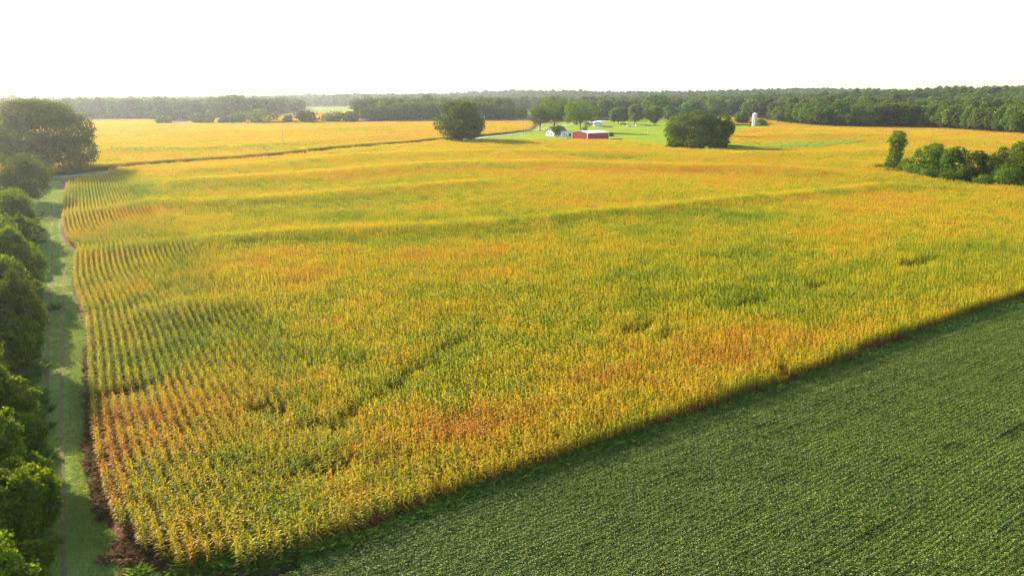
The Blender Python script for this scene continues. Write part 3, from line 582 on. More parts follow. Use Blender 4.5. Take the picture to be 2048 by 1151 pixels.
# ------------------------------------------------------------------ trees
def lobes_of(r, W, H, cb, n, size=(.30, .44), flat_=.9, low=0.0):
    zc = (H+cb)/2; rz = (H-cb)/2; L = [(0, 0, zc, W*.30, rz*.62)]
    for i in range(n):
        while True:
            d = r.normal(size=3); d /= np.linalg.norm(d)
            if d[2] > -.75+low: break
        q = r.uniform(*size); k = 1-q*.95
        if i % 4 == 3: k *= 1.13; q *= .62
        L.append((d[0]*W/2*k, d[1]*W/2*k, zc+d[2]*rz*k, q*W/2, q*(rz*.5+W*.25)*flat_))
    return L
def crown_mesh(name, seed, L, n, leaf, mat, spread=.10, clump=9, holes=.0, yellow=.0):
    r = np.random.RandomState(seed); area = np.array([l[3]*l[3] for l in L]); pr = area/area.sum()
    nc = n//clump; li = r.choice(len(L), nc, p=pr); A = np.array(L)[li]
    d = r.normal(size=(nc, 3)); d /= np.linalg.norm(d, axis=1)[:, None]; rad = np.where(r.rand(nc) < .2, r.uniform(.3, .8, nc), r.uniform(.84, 1.08, nc)); rad = np.where(r.rand(nc) < .07, r.uniform(1.05, 1.2, nc), rad)
    c = A[:, :3]+d*np.c_[A[:, 3], A[:, 3], A[:, 4]]*rad[:, None]
    keep = np.ones(nc, bool)
    for q in L:
        e = (c-np.array(q[:3]))/np.array([q[3], q[3], q[4]]); keep &= np.linalg.norm(e, axis=1) > .62
    keep |= r.rand(nc) < .12; keep &= c[:, 2] > .05
    c = c[keep]; d = d[keep]; nc = len(c)
    lt = r.rand(len(L))*.35; tint = np.clip(lt[li[keep]]+.25+r.normal(0, .13, nc)+.12*d[:, 2]+yellow*r.rand(nc), 0, 1)  # upper clumps tinted yellower, putting sunlit tops into the leaf colour
    W = np.ptp(c[:, 0]); cs = max(leaf*1.3, spread*W*.35)
    P = np.repeat(c, clump, 0)+r.normal(size=(nc*clump, 3))*cs*np.array([1, 1, .7])*.55
    P = P[P[:, 2] > .02] if False else P
    P[:, 2] = np.maximum(P[:, 2], .05)
    tt = np.clip(np.repeat(tint, clump)+r.normal(0, .08, nc*clump), 0, 1)
    return leaves_mesh(name, P, leaf*.5*r.uniform(.7, 1.3, len(P)), tt, mat, r, up=.0, out=np.repeat(d, clump, 0), ow=.35)
def trunk_mesh(name, seed, L, H, cb, r0, mat, lean=(0, 0)):
    r = random.Random(seed); m = MB(); ht = cb+(H-cb)*.45
    pts = [(0, 0, -.4), (0, 0, .3), (r0*.3, -r0*.2, cb*.6+.5), (lean[0]*.5, lean[1]*.5, ht*.75), (lean[0], lean[1], ht)]
    m.tube(pts, [r0*1.5, r0*1.1, r0*.9, r0*.7, r0*.4], 9)
    for q in L[1:12]:
        s = Vector((0, 0, min(cb+.2*(H-cb)*r.random(), ht*.8))); e = Vector(q[:3]); mid = (s+e)/2+Vector((0, 0, -.04*H))
        m.tube([s, mid, e], [r0*.45, r0*.28, r0*.08], 6)
    return m.mesh(name, mat, True)
def ground_pt(u, v, hb=0.0): x, y = at(u, v, hb); return x, y, float(zat(np.array([x]), np.array([y]))[0])
def tree(name, label, u, v, wpx, vtop, seed, leafm='leaf', leaf=None, n=14000, cb=.12, nl=16, cat='tree', bark='bark', group=None, size=(.30, .44), holes=0, flat_=.9, low=0, lobes=None, r0=None, du=0, yellow=0, clump=9, trunk=True, hb=0.0):
    x, y, z = ground_pt(u, v, hb); dep = y*math.cos(PITCH)+(CAM_H-z)*math.sin(PITCH); Wm = wpx*dep/F; Hm = z_top(vtop, y)-z
    leaf = leaf or max(.3, .0019*y); r = np.random.RandomState(seed)
    L = lobes(Wm, Hm) if lobes else lobes_of(r, Wm, Hm, cb*Hm, nl, size, flat_, low)
    root = link(name, None, loc=(x, y, z), label=label, cat=cat, group=group)
    if trunk: link('trunk', trunk_mesh('trunk', seed, L, Hm, cb*Hm, r0 or max(.1, Hm*.022), M[bark]), root)
    link('crown', crown_mesh('crown', seed, L, n, leaf, M[leafm], yellow=yellow, clump=clump), root)
    return root

# the single big trees
def oak_lobes(W, H):
    L = [(0, 0, .55*H, .32*W, .30*H)]; r = np.random.RandomState(3)
    for a, rr, z, s in [(0, .30, .52, .20), (.7, .30, .6, .18), (1.4, .28, .5, .2), (2.1, .3, .58, .19), (2.8, .31, .52, .2), (3.5, .30, .6, .18), (4.2, .28, .5, .2), (4.9, .3, .55, .2), (5.6, .3, .6, .19)]:
        L.append((math.cos(a)*rr*W, math.sin(a)*rr*W, z*H, s*W, s*W*.85))
    for i in range(9): a = i*.7+.2; L.append((math.cos(a)*.36*W, math.sin(a)*.36*W, (.24+.08*r.rand())*H, .135*W, .14*W))
    for i in range(8): a = i*.8; L.append((math.cos(a)*.18*W, math.sin(a)*.18*W, (.78+.05*r.rand())*H, .15*W, .13*W))
    L.append((0, 0, .86*H, .16*W, .13*H))
    return L
tree('oak_tree', 'huge dark spreading oak where the grass lane meets the gravel road', 96, 346, 186, 199, 21, 'leaf_oak', .60, 70000, .14, cat='tree', lobes=oak_lobes, r0=1.0)
def lone_lobes(W, H):
    r = np.random.RandomState(5); L = [(0, 0, .55*H, .32*W, .32*H)]
    for i in range(26):
        a = i*2.4; z = .27+.61*(i/25); rad = .5*max(.1, 1-abs((z-.43)/.58)**2.1)**.5*r.uniform(.62, .84)
        s = r.uniform(.09, .17); L.append((math.cos(a)*rad*W, math.sin(a)*rad*W, z*H, s*W, s*W))
    L.append((0, 0, .88*H, .18*W, .12*H)); return L
tree('lone_tree', 'large round solitary tree standing alone where the corn meets the gravel road', 920, 286, 102, 202, 22, 'leaf', .7, 36000, .05, 32, r0=.6, size=(.22, .38), low=-.2, flat_=.95)
tree('shade_tree', 'tall dense dark tree directly behind the brown roofed white house', 1108, 262, 68, 189, 23, 'leaf', .6, 18000, .14, 20, r0=.5)
tree('side_tree', 'dark green tree left of the farmhouse beside the gravel road', 1080, 262, 44, 208, 24, 'leaf', .6, 9000, .12, 14, r0=.4)
def open_lobes(W, H):
    L = [(-.02*W, 0, .52*H, .2*W, .16*H)]
    for x, z, s in [(-.30, .72, .16), (-.10, .80, .15), (.12, .78, .17), (.30, .66, .19), (.36, .48, .17), (.10, .58, .2), (-.22, .5, .16), (-.34, .42, .14), (.28, .33, .12), (-.12, .62, .18), (0, .88, .12), (-.28, .84, .1), (.2, .22, .08), (-.1, .38, .15), (.12, .12, .07)]:
        for y in (-.14, .14): L.append((x*W, y*W, z*H, s*W, s*W*.8))
    return L
tree('maple_tree', 'light green open crowned tree with forked trunks behind the red barn', 1160, 265, 70, 199, 25, 'leaf_light', .55, 19000, .25, lobes=open_lobes, bark='bark_pale', r0=.4)
tree('young_tree', 'small light green tree in front of the white farmhouse', 1113, 279, 25, 247, 26, 'leaf_light', .45, 5500, .2, 10, r0=.14, size=(.34, .48))
FARM = [('round_tree', 'round dark tree behind the pale shed roof', 1203, 238, 24, 211, 'leaf', 'r'),
 ('tall_tree', 'tall grey green tree at the back of the lawn, left of two round lawn trees', 1216, 240, 36, 198, 'leaf', ''),
 ('lawn_tree', 'round lawn tree above the brown junk pile', 1237, 248, 32, 218, 'leaf', ''),
 ('lawn_tree', 'upright light green lawn tree above the white flatbed trailer', 1269, 250, 28, 212, 'leaf_vine', ''),
 ('lawn_tree', 'dark green round lawn tree directly behind the parked pickup truck', 1308, 251, 32, 215, 'leaf_vine', ''),
 ('big_tree', 'tall dark broad tree rising behind the dark green lawn tree', 1312, 242, 54, 191, 'leaf', ''),
 ('broad_tree', 'mid green broad tree between the tall dark tree and the big cluster', 1340, 246, 34, 214, 'leaf', ''),
 ('back_tree', 'pale green tree behind the left part of the big tree cluster', 1368, 244, 30, 206, 'leaf_light', ''),
 ('maple_tree', 'small round tree just left of the white silo', 1482, 250, 22, 226, 'leaf', '')]
for i, (nm, lb, u, v, wpx, vt, lm, _) in enumerate(FARM): tree(nm, lb, u, v, wpx*1.15, vt-2, 40+i, lm, None, 8000, .08, 20, r0=.3, size=(.24, .42))
tree('broad_cluster_tree', 'broadest grey green tree of the low cluster at the right edge of the lawn', 1385, 299, 108, 221, 60, 'leaf_oak', .5, 36000, .02, 30, r0=.55, low=-.1, flat_=.8, size=(.15, .32))
tree('cluster_tree', 'rounded tree forming the right half of the big tree cluster', 1425, 300, 78, 223, 61, 'leaf', .5, 24000, .02, 24, r0=.5, low=-.1, flat_=.8, size=(.15, .34))
tree('cluster_tree', 'dark narrow tree at the left end of the big tree cluster', 1345, 293, 40, 220, 62, 'leaf_vine', .5, 10000, .05, 14, r0=.35, low=-.2)
tree('side_shrub_tree', 'dark green low tree poking out right of the big tree cluster', 1453, 278, 36, 239, 63, 'leaf_vine', .5, 8000, .05, 12, r0=.3, low=-.2)
def bush(label, u, v, wpx, vt, seed, lm='leaf', n=3500, name='bush', nl=12, group=None, leaf=None, hb=0.0):
    return tree(name, label, u, v, wpx, vt, seed, lm, leaf, n, .0, nl, 'bush', group=group, size=(.34, .5), low=.35, trunk=True, r0=.1, hb=hb)
for i, (lb, u, v, wpx, vt) in enumerate([('thick shrub under the left end of the big tree cluster', 1352, 301, 40, 282), ('thick shrub under the middle of the big tree cluster', 1390, 303, 50, 280), ('thick shrub under the right end of the big tree cluster', 1430, 303, 44, 278)]): bush(lb, u, v, wpx, vt, 64+i, 'leaf_oak', 7000, leaf=.5)
bush('small pale bush at the foot of the tree left of the silo', 1489, 250, 14, 243, 70, 'leaf_light', 1500)
bush('bright yellow green bush right of the silo', 1522, 251, 18, 240, 71, 'leaf_vine', 2000)
bush('low dull weeds bush at the left foot of the silo', 1503, 251, 12, 246, 72, 'leaf', 1000)
bush('tiny round bush at the right corner of the red barn', 1221, 273, 8, 267, 73, 'leaf', 900)
for i, (lb, u, v, wpx, vt, lm) in enumerate([
 ('small round bush alone in the far left corn', 328, 246, 26, 232, 'leaf_wood'), ('wider round bush alone at the back of the left corn', 404, 244.5, 48, 227, 'leaf_wood'),
 ('tiny bush at the left end of the hedge line', 449, 244, 20, 234, 'leaf_wood'), ('light bush with two humps in the hedge line', 478, 244, 42, 225, 'leaf'),
 ('largest broad bush in the middle of the hedge line', 530, 244, 64, 220, 'leaf_wood'), ('tiny dark bush in the gap of the hedge line', 577, 244, 14, 230, 'leaf_wood'),
 ('broad bush right of the tiny dark bush', 615, 244, 52, 221, 'leaf_wood'), ('jagged topped low bush before the tall tree row', 668, 243, 50, 226, 'leaf_wood'), ('low bush meeting the tall tree row', 705, 242.5, 42, 225, 'leaf_wood')]):
    bush(lb, u, v, wpx, vt, 80+i, lm, 3500, group='bushes in the hedge line of the left corn' if i > 1 else None, hb=2.2)

# the hedgerow on the right
def vine_lobes(W, H):
    L = [(0, 0, .82*H, .36*W, .12*H)]
    for x, z, s in [(-.22, .80, .24), (.16, .9, .24), (.2, .76, .22), (0, .66, .3), (-.05, .92, .22), (.2, .6, .22), (-.02, .55, .3), (.03, .46, .3), (0, .36, .32), (-.03, .26, .36), (-.06, .16, .4), (.05, .07, .42), (-.2, .08, .34), (-.36, .74, .16), (.44, .70, .14)]:
        for y in (-.1, .1): L.append((x*W, y*W, z*H, s*W, s*W*.9))
    return L
tree('vine_covered_tree', 'tall narrow tree wrapped in vines at the left end of the right hedgerow', 1786, 341, 34, 262, 90, 'leaf_vine', .32, 26000, .3, lobes=vine_lobes, r0=.3)
HR = [('tree', 'leafy hedgerow tree beside the low vine mounds', 1856, 358, 58, 287, 'leaf_vine', 17000), ('tree', 'second full hedgerow tree with olive crown', 1903, 364, 52, 293, 'leaf', 15000),
 ('tree', 'lower brownish green hedgerow tree left of the bare gap', 1944, 369, 48, 303, 'leaf_oak', 13000), ('tree', 'dark hedgerow tree right of the bare gap', 1990, 372, 50, 293, 'leaf', 15000),
 ('tree', 'tallest hedgerow tree at the right edge of the photo', 2030, 377, 60, 282, 'leaf_vine', 18000), ('tree', 'hedgerow tree cut off by the right edge', 2084, 380, 56, 290, 'leaf', 9000), ('tree', 'hedgerow tree beyond the right edge', 2140, 384, 60, 286, 'leaf', 9000)]
for i, (nm, lb, u, v, wpx, vt, lm, n) in enumerate(HR): tree('hedgerow_tree', lb, u, v, wpx*1.12, vt-3, 95+i, lm, .36, int(n*1.4), .0, 30, r0=.25, low=-.3, group='trees of the right hedgerow')
for i, (lb, u, v, wpx, vt, lm, n) in enumerate([('green bush dome between the vine tree and the hedgerow trees', 1811, 352, 34, 312, 'leaf_vine', 5000), ('bright mound of vines below the first hedgerow tree', 1822, 356, 44, 327, 'leaf_light', 4500),
 ('small dark bush at the tip of the right hedgerow', 1735, 343, 14, 332, 'leaf_vine', 1200), ('flat bright vine patch left of the vine covered tree', 1757, 346, 40, 336, 'leaf_light', 2500), ('flat bright vine patch below the vine covered tree', 1790, 351, 46, 338, 'leaf_light', 3000),
 ('wide shrub between the first and second hedgerow trees', 1878, 363, 44, 322, 'leaf', 4000), ('wide shrub between the second and third hedgerow trees', 1922, 368, 44, 325, 'leaf_vine', 4000), ('wide shrub beside the tallest hedgerow tree', 2004, 376, 46, 325, 'leaf', 4000), ('rounded shrub under the first hedgerow tree', 1850, 362, 40, 337, 'leaf_vine', 4000), ('shrub under the second hedgerow tree', 1898, 368, 46, 340, 'leaf', 4000), ('shrub below the bare gap of the hedgerow', 1965, 376, 50, 350, 'leaf', 4500), ('bushy shrub in front of the tallest hedgerow tree', 2015, 380, 56, 335, 'leaf_vine', 6000), ('shrub under the hedgerow trees at the frame edge', 2070, 384, 56, 345, 'leaf', 3000)]):
    bush(lb, u, v, wpx, vt, 110+i, lm, n, group='shrubs of the right hedgerow', leaf=.3)

# the trees along the left of the lane ----------------------------
ORD_ = ['first', 'second', 'third', 'fourth', 'fifth']
def lane_tree(label, u, v, hc, wpx, hpx, seed, lm='leaf_near', n=30000, leaf=.26, yellow=0):
    n = int(n*1.5); leaf *= .85; u -= 24*(v > 700)+8*(v > 440)
    """u, v: centre of the crown in the photograph; hc: height of that centre above the ground"""
    x, y = at(u, v, hc); z = float(zat(np.array([x]), np.array([y]))[0]); dep = y*math.cos(PITCH)+(CAM_H-z-hc)*math.sin(PITCH)
    Wm = wpx*dep/F; Hh = hpx*dep/F; r = np.random.RandomState(seed); top = hc+Hh/2
    L = lobes_of(r, Wm, top, max(.3, hc-Hh/2), 34, (.15, .34), .85, -.1)
    root = link('lane_tree', None, loc=(x, y, z), label=label, cat='tree', group='trees along the grass lane')
    link('trunk', trunk_mesh('trunk', seed, L, top, max(.8, hc-Hh/2), .18, M['bark']), root)
    L = []
    for j in range(4):
        a_ = r.uniform(0, 6.28); q = lobes_of(r, Wm*r.uniform(.5, .72), top*(r.uniform(.72, .95) if j else 1), max(.3, hc-Hh/2), 13, (.18, .36), .85, -.1); o_ = Wm*.24*(j > 0)
        L += [(l_[0]+o_*math.cos(a_), l_[1]+o_*math.sin(a_), *l_[2:]) for l_ in q]
    link('crown', crown_mesh('crown', seed, L, n, leaf, M[lm], spread=.17, yellow=yellow, clump=12), root)
lane_tree('olive rounded tree nearest the big oak on the lane side', 28, 356, 7.0, 124, 120, 130, 'leaf_oak', 26000, .34)
lane_tree('bright green lane tree just below the olive rounded tree', 22, 418, 6.0, 118, 100, 131, 'leaf_near', 22000, .3, .15)
lane_tree('leafy lane tree with branches reaching over the grass, beside the first terrace', 28, 505, 6.0, 120, 150, 132, 'leaf_near', 30000, .27, .2)
lane_tree('very dark needle green lane tree beside the second terrace', 8, 630, 6.0, 142, 220, 133, 'leaf_oak', 36000, .22)
lane_tree('full lane tree with pale leaf tips below the very dark one', 30, 800, 5.5, 120, 170, 134, 'leaf_near', 30000, .22, .15)
lane_tree('sunlit yellow green lane tree cut by the left edge', -40, 880, 6.5, 170, 240, 135, 'leaf_near', 30000, .22, .3)
lane_tree('nearest lane tree in the bottom left corner', 40, 1010, 4.5, 190, 230, 136, 'leaf_near', 40000, .2, .1)
lane_tree('lane tree just outside the lower left corner', -60, 1150, 5.0, 260, 260, 137, 'leaf_near', 30000, .22, .1)
lane_tree('low leafy lane tree at the bottom edge', 50, 1150, 3.2, 150, 150, 138, 'leaf_near', 22000, .2)
for i, (lb, u, v, hc, wp, hp) in enumerate([('dark filler tree between the terraces at the left edge', -18, 560, 5.5, 120, 150), ('dark tree in the gap above the full lane tree', -12, 722, 5.0, 130, 150), ('dark tree in the gap above the nearest lane tree', -22, 905, 5.0, 150, 160), ('small lane tree between the two bright ones', 4, 462, 5.0, 90, 90), ('ragged lane tree filling the gap between bright tree and overhanging tree', 46, 462, 4.6, 66, 84), ('ragged light lane tree in front of the very dark one, upper side', 50, 566, 4.4, 70, 100), ('ragged light lane tree in front of the very dark one, lower side', 40, 676, 4.2, 80, 110), ('ragged small lane tree at the foot of the full lane tree', 58, 876, 4.0, 92, 110), ('ragged small lane tree above the nearest corner tree', 70, 948, 3.8, 100, 110)]):
    lane_tree(lb, u, v, hc, wp, hp, 150+i, 'leaf_near', 20000, .26)
for i, (u, v, wp) in enumerate([(52, 440, 40), (48, 520, 46), (46, 590, 46), (34, 660, 50), (34, 730, 56), (44, 800, 60), (42, 880, 64), (52, 960, 70), (62, 1060, 80), (62, 1140, 86)]):
    bush('%s low shrub of the hedge beside the grass lane, from the far end' % ['first', 'second', 'third', 'fourth', 'fifth', 'sixth', 'seventh', 'eighth', 'ninth', 'tenth'][i], u, v+18, wp, v-22-wp*.35, 170+i, 'leaf_near', 4500, 'lane_shrub', group='shrubs along the grass lane', leaf=.24)
for i, (u, v, hc, w_) in enumerate([(-70, 380, 7, 130), (-100, 460, 7, 160), (-120, 560, 7, 190), (-170, 700, 7.5, 240), (-230, 860, 8, 300)]):
    lane_tree('%s second row tree outside the left edge behind the lane trees' % ORD_[i], u, v, hc, w_, w_, 140+i, 'leaf_near', 14000, .34)

# ------------------------------------------------------------------ woods
WOOD = []
for i in range(8):
    r = np.random.RandomState(600+i); W_, H_ = 12.0, r.uniform(17, 20); L = lobes_of(r, W_, H_, 2.0, 15, (.30, .46), 1.0, .1)
    me = crown_mesh('wood_crown_%d' % i, 600+i, L, 3600, .95, M['leaf_wood'], clump=6)
    tm = trunk_mesh('wood_trunk', 600+i, L, H_, 3.0, .3, M['bark']); WOOD.append((me, tm, W_, H_))
def joined(me, tm, name):
    v1 = np.zeros(len(me.vertices)*3, np.float32); me.vertices.foreach_get('co', v1); ti = np.zeros(len(me.vertices), np.float32); me.attributes['tint'].data.foreach_get('value', ti)
    v2 = np.zeros(len(tm.vertices)*3, np.float32); tm.vertices.foreach_get('co', v2); q2 = [list(p.vertices) for p in tm.polygons if len(p.vertices) == 4]
    n1 = len(ti); Q = np.r_[np.arange(n1).reshape(-1, 4), np.array(q2)+n1]; V = np.r_[v1.reshape(-1, 3), v2.reshape(-1, 3)]
    return mesh_np(name, V, Q, None, {'tint': np.r_[ti, np.zeros(len(v2)//3)]}, fmat=np.r_[np.zeros(n1//4), np.ones(len(q2))], mats=[M['leaf_wood'], M['bark']])
WJ = [joined(a, b, 'woodland_tree_%d' % i) for i, (a, b, _, _) in enumerate(WOOD)]
FRONT = [(-500, 240), (0, 238), (170, 236), (300, 235), (390, 234), (470, 232), (545, 229), (560, 226), (600, 224), (609, 212), (706, 212), (712, 224), (720, 240), (870, 239), (960, 239), (1018, 238), (1025, 221), (1070, 221), (1072, 236), (1190, 235), (1230, 231), (1400, 231), (1440, 231), (1490, 231), (1530, 237), (1540, 243), (1640, 250.5), (1750, 253.5), (1840, 253.5), (1950, 260.5), (2048, 267), (2600, 297)]
def placed(label, group, u, v, wpx, vt, k, name='woodland_tree', parts=True):
    x, y, z = ground_pt(u, v, 2.2); dep = y*math.cos(PITCH)+(CAM_H-z)*math.sin(PITCH); Wm = wpx*dep/F; Hm = max(6, z_top(vt, y)-z); c, t, W0, H0 = WOOD[k % 8]
    sc = (Wm/W0, Wm/W0, Hm/H0)
    root = link(name, None, loc=(x, y, z), rz=R.uniform(0, 6.28), scale=sc, label=label, cat='tree', group=group)
    link('crown', c, root); link('trunk', t, root); return x, y
ORD = ['first', 'second', 'third', 'fourth', 'fifth', 'sixth', 'seventh', 'eighth', 'ninth', 'tenth', 'eleventh', 'twelfth', 'thirteenth', 'fourteenth', 'fifteenth', 'sixteenth', 'seventeenth', 'eighteenth', 'nineteenth', 'twentieth', 'twenty first', 'twenty second', 'twenty third', 'twenty fourth', 'twenty fifth', 'twenty sixth', 'twenty seventh', 'twenty eighth', 'twenty ninth', 'thirtieth', 'thirty first', 'thirty second', 'thirty third', 'thirty fourth', 'thirty fifth', 'thirty sixth', 'thirty seventh', 'thirty eighth', 'thirty ninth', 'fortieth']
TAKEN = []
def row(tops, desc, group, kind):
    for i, (u, wpx, vt, v) in enumerate(tops):
        x, y = placed('%s %s, from the left' % (ORD[i], desc), group, u, v, wpx, vt, i*3+kind); TAKEN.append((x, y))
row([(8, 42, 212, 238), (38, 40, 208, 238), (66, 38, 205, 237.5), (110, 44, 200, 237), (138, 46, 195, 237), (172, 48, 194, 237), (205, 44, 197, 236.5), (238, 46, 196, 236.5), (268, 44, 195, 236), (298, 42, 200, 236), (325, 36, 193, 235.5), (352, 38, 202, 235), (378, 32, 201, 235)], 'pale hazy tree behind the far left corn field', 'hazy trees behind the left corn field', 0)
row([(400, 28, 207, 235), (430, 38, 203, 234.5), (452, 44, 192, 234), (478, 50, 191, 234), (505, 40, 195, 233), (533, 40, 195, 232), (562, 34, 193, 230), (592, 42, 198, 226)], 'grey green tree left of the distant green pasture', 'tree clump left of the distant pasture', 1)
row([(713, 30, 197, 223), (737, 30, 201, 224)], 'dark tree at the right corner of the distant green pasture', 'trees at the corner of the distant pasture', 2)
row([(738, 40, 213, 241), (765, 42, 210, 241), (790, 44, 207, 241), (815, 44, 205, 240.5), (840, 42, 206, 240.5), (862, 40, 205, 240), (888, 40, 204, 240), (938, 40, 200, 240), (962, 40, 203, 240), (984, 40, 206, 239.5), (1012, 40, 208, 239.5), (1042, 24, 213, 239.5)], 'tree in the dark row behind the solitary round tree', 'tree row behind the solitary tree', 0)
row([(745, 40, 197, 232), (775, 36, 200, 231), (855, 34, 189, 231), (900, 34, 195, 231), (975, 30, 197, 231), (1005, 30, 200, 231)], 'taller hazy tree standing behind the dark tree row', 'second tree row behind the solitary tree', 4)
row([(1080, 32, 209, 236), (1180, 32, 208, 236), (1240, 36, 198, 231), (1268, 34, 200, 231), (1290, 34, 200, 231), (1345, 36, 200, 231), (1385, 36, 202, 232), (1412, 40, 197, 232), (1430, 46, 194, 233), (1455, 36, 202, 232), (1478, 40, 198, 232), (1502, 42, 198, 233), (1524, 46, 194, 238)], 'wood edge tree between farmhouse and silo', 'middle wood edge behind the farm', 1)
rf = []
u = 1556; k = 0
while u < 2075:
    v = np.interp(u, [p[0] for p in FRONT], [p[1] for p in FRONT]); rf.append((u, 30+R.uniform(-4, 8), v-42-R.uniform(-6, 7)+(6 if u < 1600 else 0), v+.3)); u += 15.5+R.uniform(-3, 3)
row(rf, 'front edge tree of the dark wood right of the silo', 'front edge of the right wood', 2)
# further trees of the right wood, singly as far as they show large
def too_close(x, y, T, d):
    T = np.array(T); return np.min(np.hypot(T[None, :, 0]-x[:, None], T[None, :, 1]-y[:, None]), 1) < d
FU = np.array([p[0] for p in FRONT]); FV = np.array([p[1] for p in FRONT])
def wood_pts(y0, y1, st, jit):
    a = np.arange(-1.1*y1, 1.1*y1, st); b = np.arange(y0, y1, st); A_, B_ = np.meshgrid(a, b); x = A_.ravel()+R.uniform(-jit, jit, A_.size); y = B_.ravel()+R.uniform(-jit, jit, A_.size)
    z = zat(x, y); uu, vv = proj(x, y, z+2.2); ok = (uu > -350) & (uu < 2400) & (vv < np.interp(uu, FU, FV)-.15)
    return x[ok], y[ok], z[ok], uu[ok], vv[ok]
px_, py_, pz_, pu, pv = wood_pts(450, 1100, 10.5, 3.6)
ok = ~too_close(px_, py_, TAKEN, 6); px_, py_, pz_, pu, pv = px_[ok], py_[ok], pz_[ok], pu[ok], pv[ok]
sel = (pu > 1500) & (pu < 2080); cand = np.where(sel)[0]; cand = cand[np.argsort(py_[cand])][:180]; mk = np.zeros(len(px_), bool); mk[cand] = True
for i in cand:
    s = R.uniform(.75, 1.35); c, t, _, _ = WOOD[R.randint(8)]
    o = link('woodland_tree', None, loc=(px_[i], py_[i], pz_[i]), rz=R.uniform(0, 6.28), scale=(s, s, s*R.uniform(.95, 1.1)), label='dark leafy tree inside the dense right wood, showing only its crown top', cat='tree', group='crowns inside the right wood')
    link('crown', c, o); link('trunk', t, o)
wx, wy, wz = px_[~mk], py_[~mk], pz_[~mk]
b1 = wood_pts(1100, 2600, 14, 6); b2 = wood_pts(2600, 6500, 42, 18); kp = (vnoise(b1[0]*.6, b1[1], 170, 71) > -.28) | (b1[3] > 1500); b1 = [q[kp] for q in b1]
X_ = np.r_[wx, b1[0], b2[0]]; Y_ = np.r_[wy, b1[1], b2[1]]; Z2 = np.r_[wz, b1[2], b2[2]]; n = len(X_)
s = R.uniform(.7, 1.35, n)*np.r_[np.ones(len(wx)), np.full(len(b1[0]), 1.0), np.full(len(b2[0]), 2.0)]; hz = s*R.uniform(.9, 1.15, n); hz[len(wx)+len(b1[0]):] *= .55
wood_c = hidden_coll('wood', WJ); print('wood trees', n)
scatter('distant_woods', 'hazy woodland rolling away to the horizon behind all the fields', 'woods', np.c_[X_, Y_, Z2-.3], R.uniform(0, 6.28, n), np.c_[s, s, hz], R.rand(n), R.randint(0, 8, n), wood_c)

# ------------------------------------------------------------------ farm
def frame(u, v): x, y, z = ground_pt(u, v); return x, y, z
# red barn
bx, by, bz = frame(1174.5, 283.5)
ra = math.radians(-26)   # long side direction; the near corner is the origin
barn = link('red_barn', None, loc=(bx, by, bz-.15), rz=0, label='red metal sided barn with pale roof and white corner trim beside the corn', cat='barn')
barn.rotation_euler = (0, 0, math.radians(33)-math.radians(0))
Lb, Wb, Hb, Rb = 17.5, 15.5, 5.4, 1.0
def ribbed(L, H, dx, dy, ox, oy, gable=0.0, out=(0, 0)):
    """wall of standing ribs from (ox,oy) along (dx,dy)"""
    m = MB(); n = int(L/.3); 
    for i in range(n):
        for j, (a0, a1, off) in enumerate(((i/n, (i+.72)/n, 0), ((i+.72)/n, (i+1)/n, .05))):
            h0 = H+gable*(1-abs(2*a0-1)); h1 = H+gable*(1-abs(2*a1-1))
            p = [(ox+dx*L*a0+out[0]*off, oy+dy*L*a0+out[1]*off), (ox+dx*L*a1+out[0]*off, oy+dy*L*a1+out[1]*off)]
            m.poly([(p[0][0], p[0][1], 0), (p[1][0], p[1][1], 0), (p[1][0], p[1][1], h1), (p[0][0], p[0][1], h0)])
            m.poly([(p[1][0], p[1][1], 0), (p[1][0]-out[0]*.12, p[1][1]-out[1]*.12, 0), (p[1][0]-out[0]*.12, p[1][1]-out[1]*.12, h1), (p[1][0], p[1][1], h1)])
    return m
link('front_wall', ribbed(Lb, Hb, 1, 0, 0, 0, 0, (0, -1)).mesh('wall', M['red']), barn)
link('side_wall', ribbed(Wb, Hb, 0, 1, 0, 0, Rb, (-1, 0)).mesh('wall', M['red']), barn)
link('side_wall', ribbed(Wb, Hb, 0, 1, Lb, 0, Rb, (1, 0)).mesh('wall', M['red']), barn)
link('back_wall', ribbed(Lb, Hb, 1, 0, 0, Wb, 0, (0, 1)).mesh('wall', M['red']), barn)
rf_ = MB(); e = .25; sl = Rb/(Wb/2)
rf_.prism([(-e, Hb+.03-e*sl), (Wb/2, Hb+Rb+.03), (Wb+e, Hb+.03-e*sl), (Wb+e, Hb+.15-e*sl), (Wb/2, Hb+Rb+.16), (-e, Hb+.15-e*sl)], -e, Lb+e)
ro = link('roof', rf_.mesh('roof', M['roofmetal']), barn)
rb_ = MB()
for i in range(20):
    xx = .1+i*(Lb-.2)/19
    rb_.prism([(-e, Hb+.155-e*sl), (Wb/2, Hb+Rb+.165), (Wb/2, Hb+Rb+.21), (-e, Hb+.2-e*sl)], xx, xx+.05)
link('roof_ribs', rb_.mesh('ribs', M['roofmetal']), ro)
for (x0, y0) in ((-.12, -.12), (Lb-.08, -.12), (-.12, Wb-.1), (Lb-.08, Wb-.1)): link('corner_trim', MB().box(x0, x0+.32, y0, y0+.32, 0, Hb+.02).mesh('trim', M['white']), barn)
link('eave_trim', MB().box(.25, Lb-.1, -.2, -.1, Hb-.25, Hb+.0).mesh('trim', M['white']), barn)

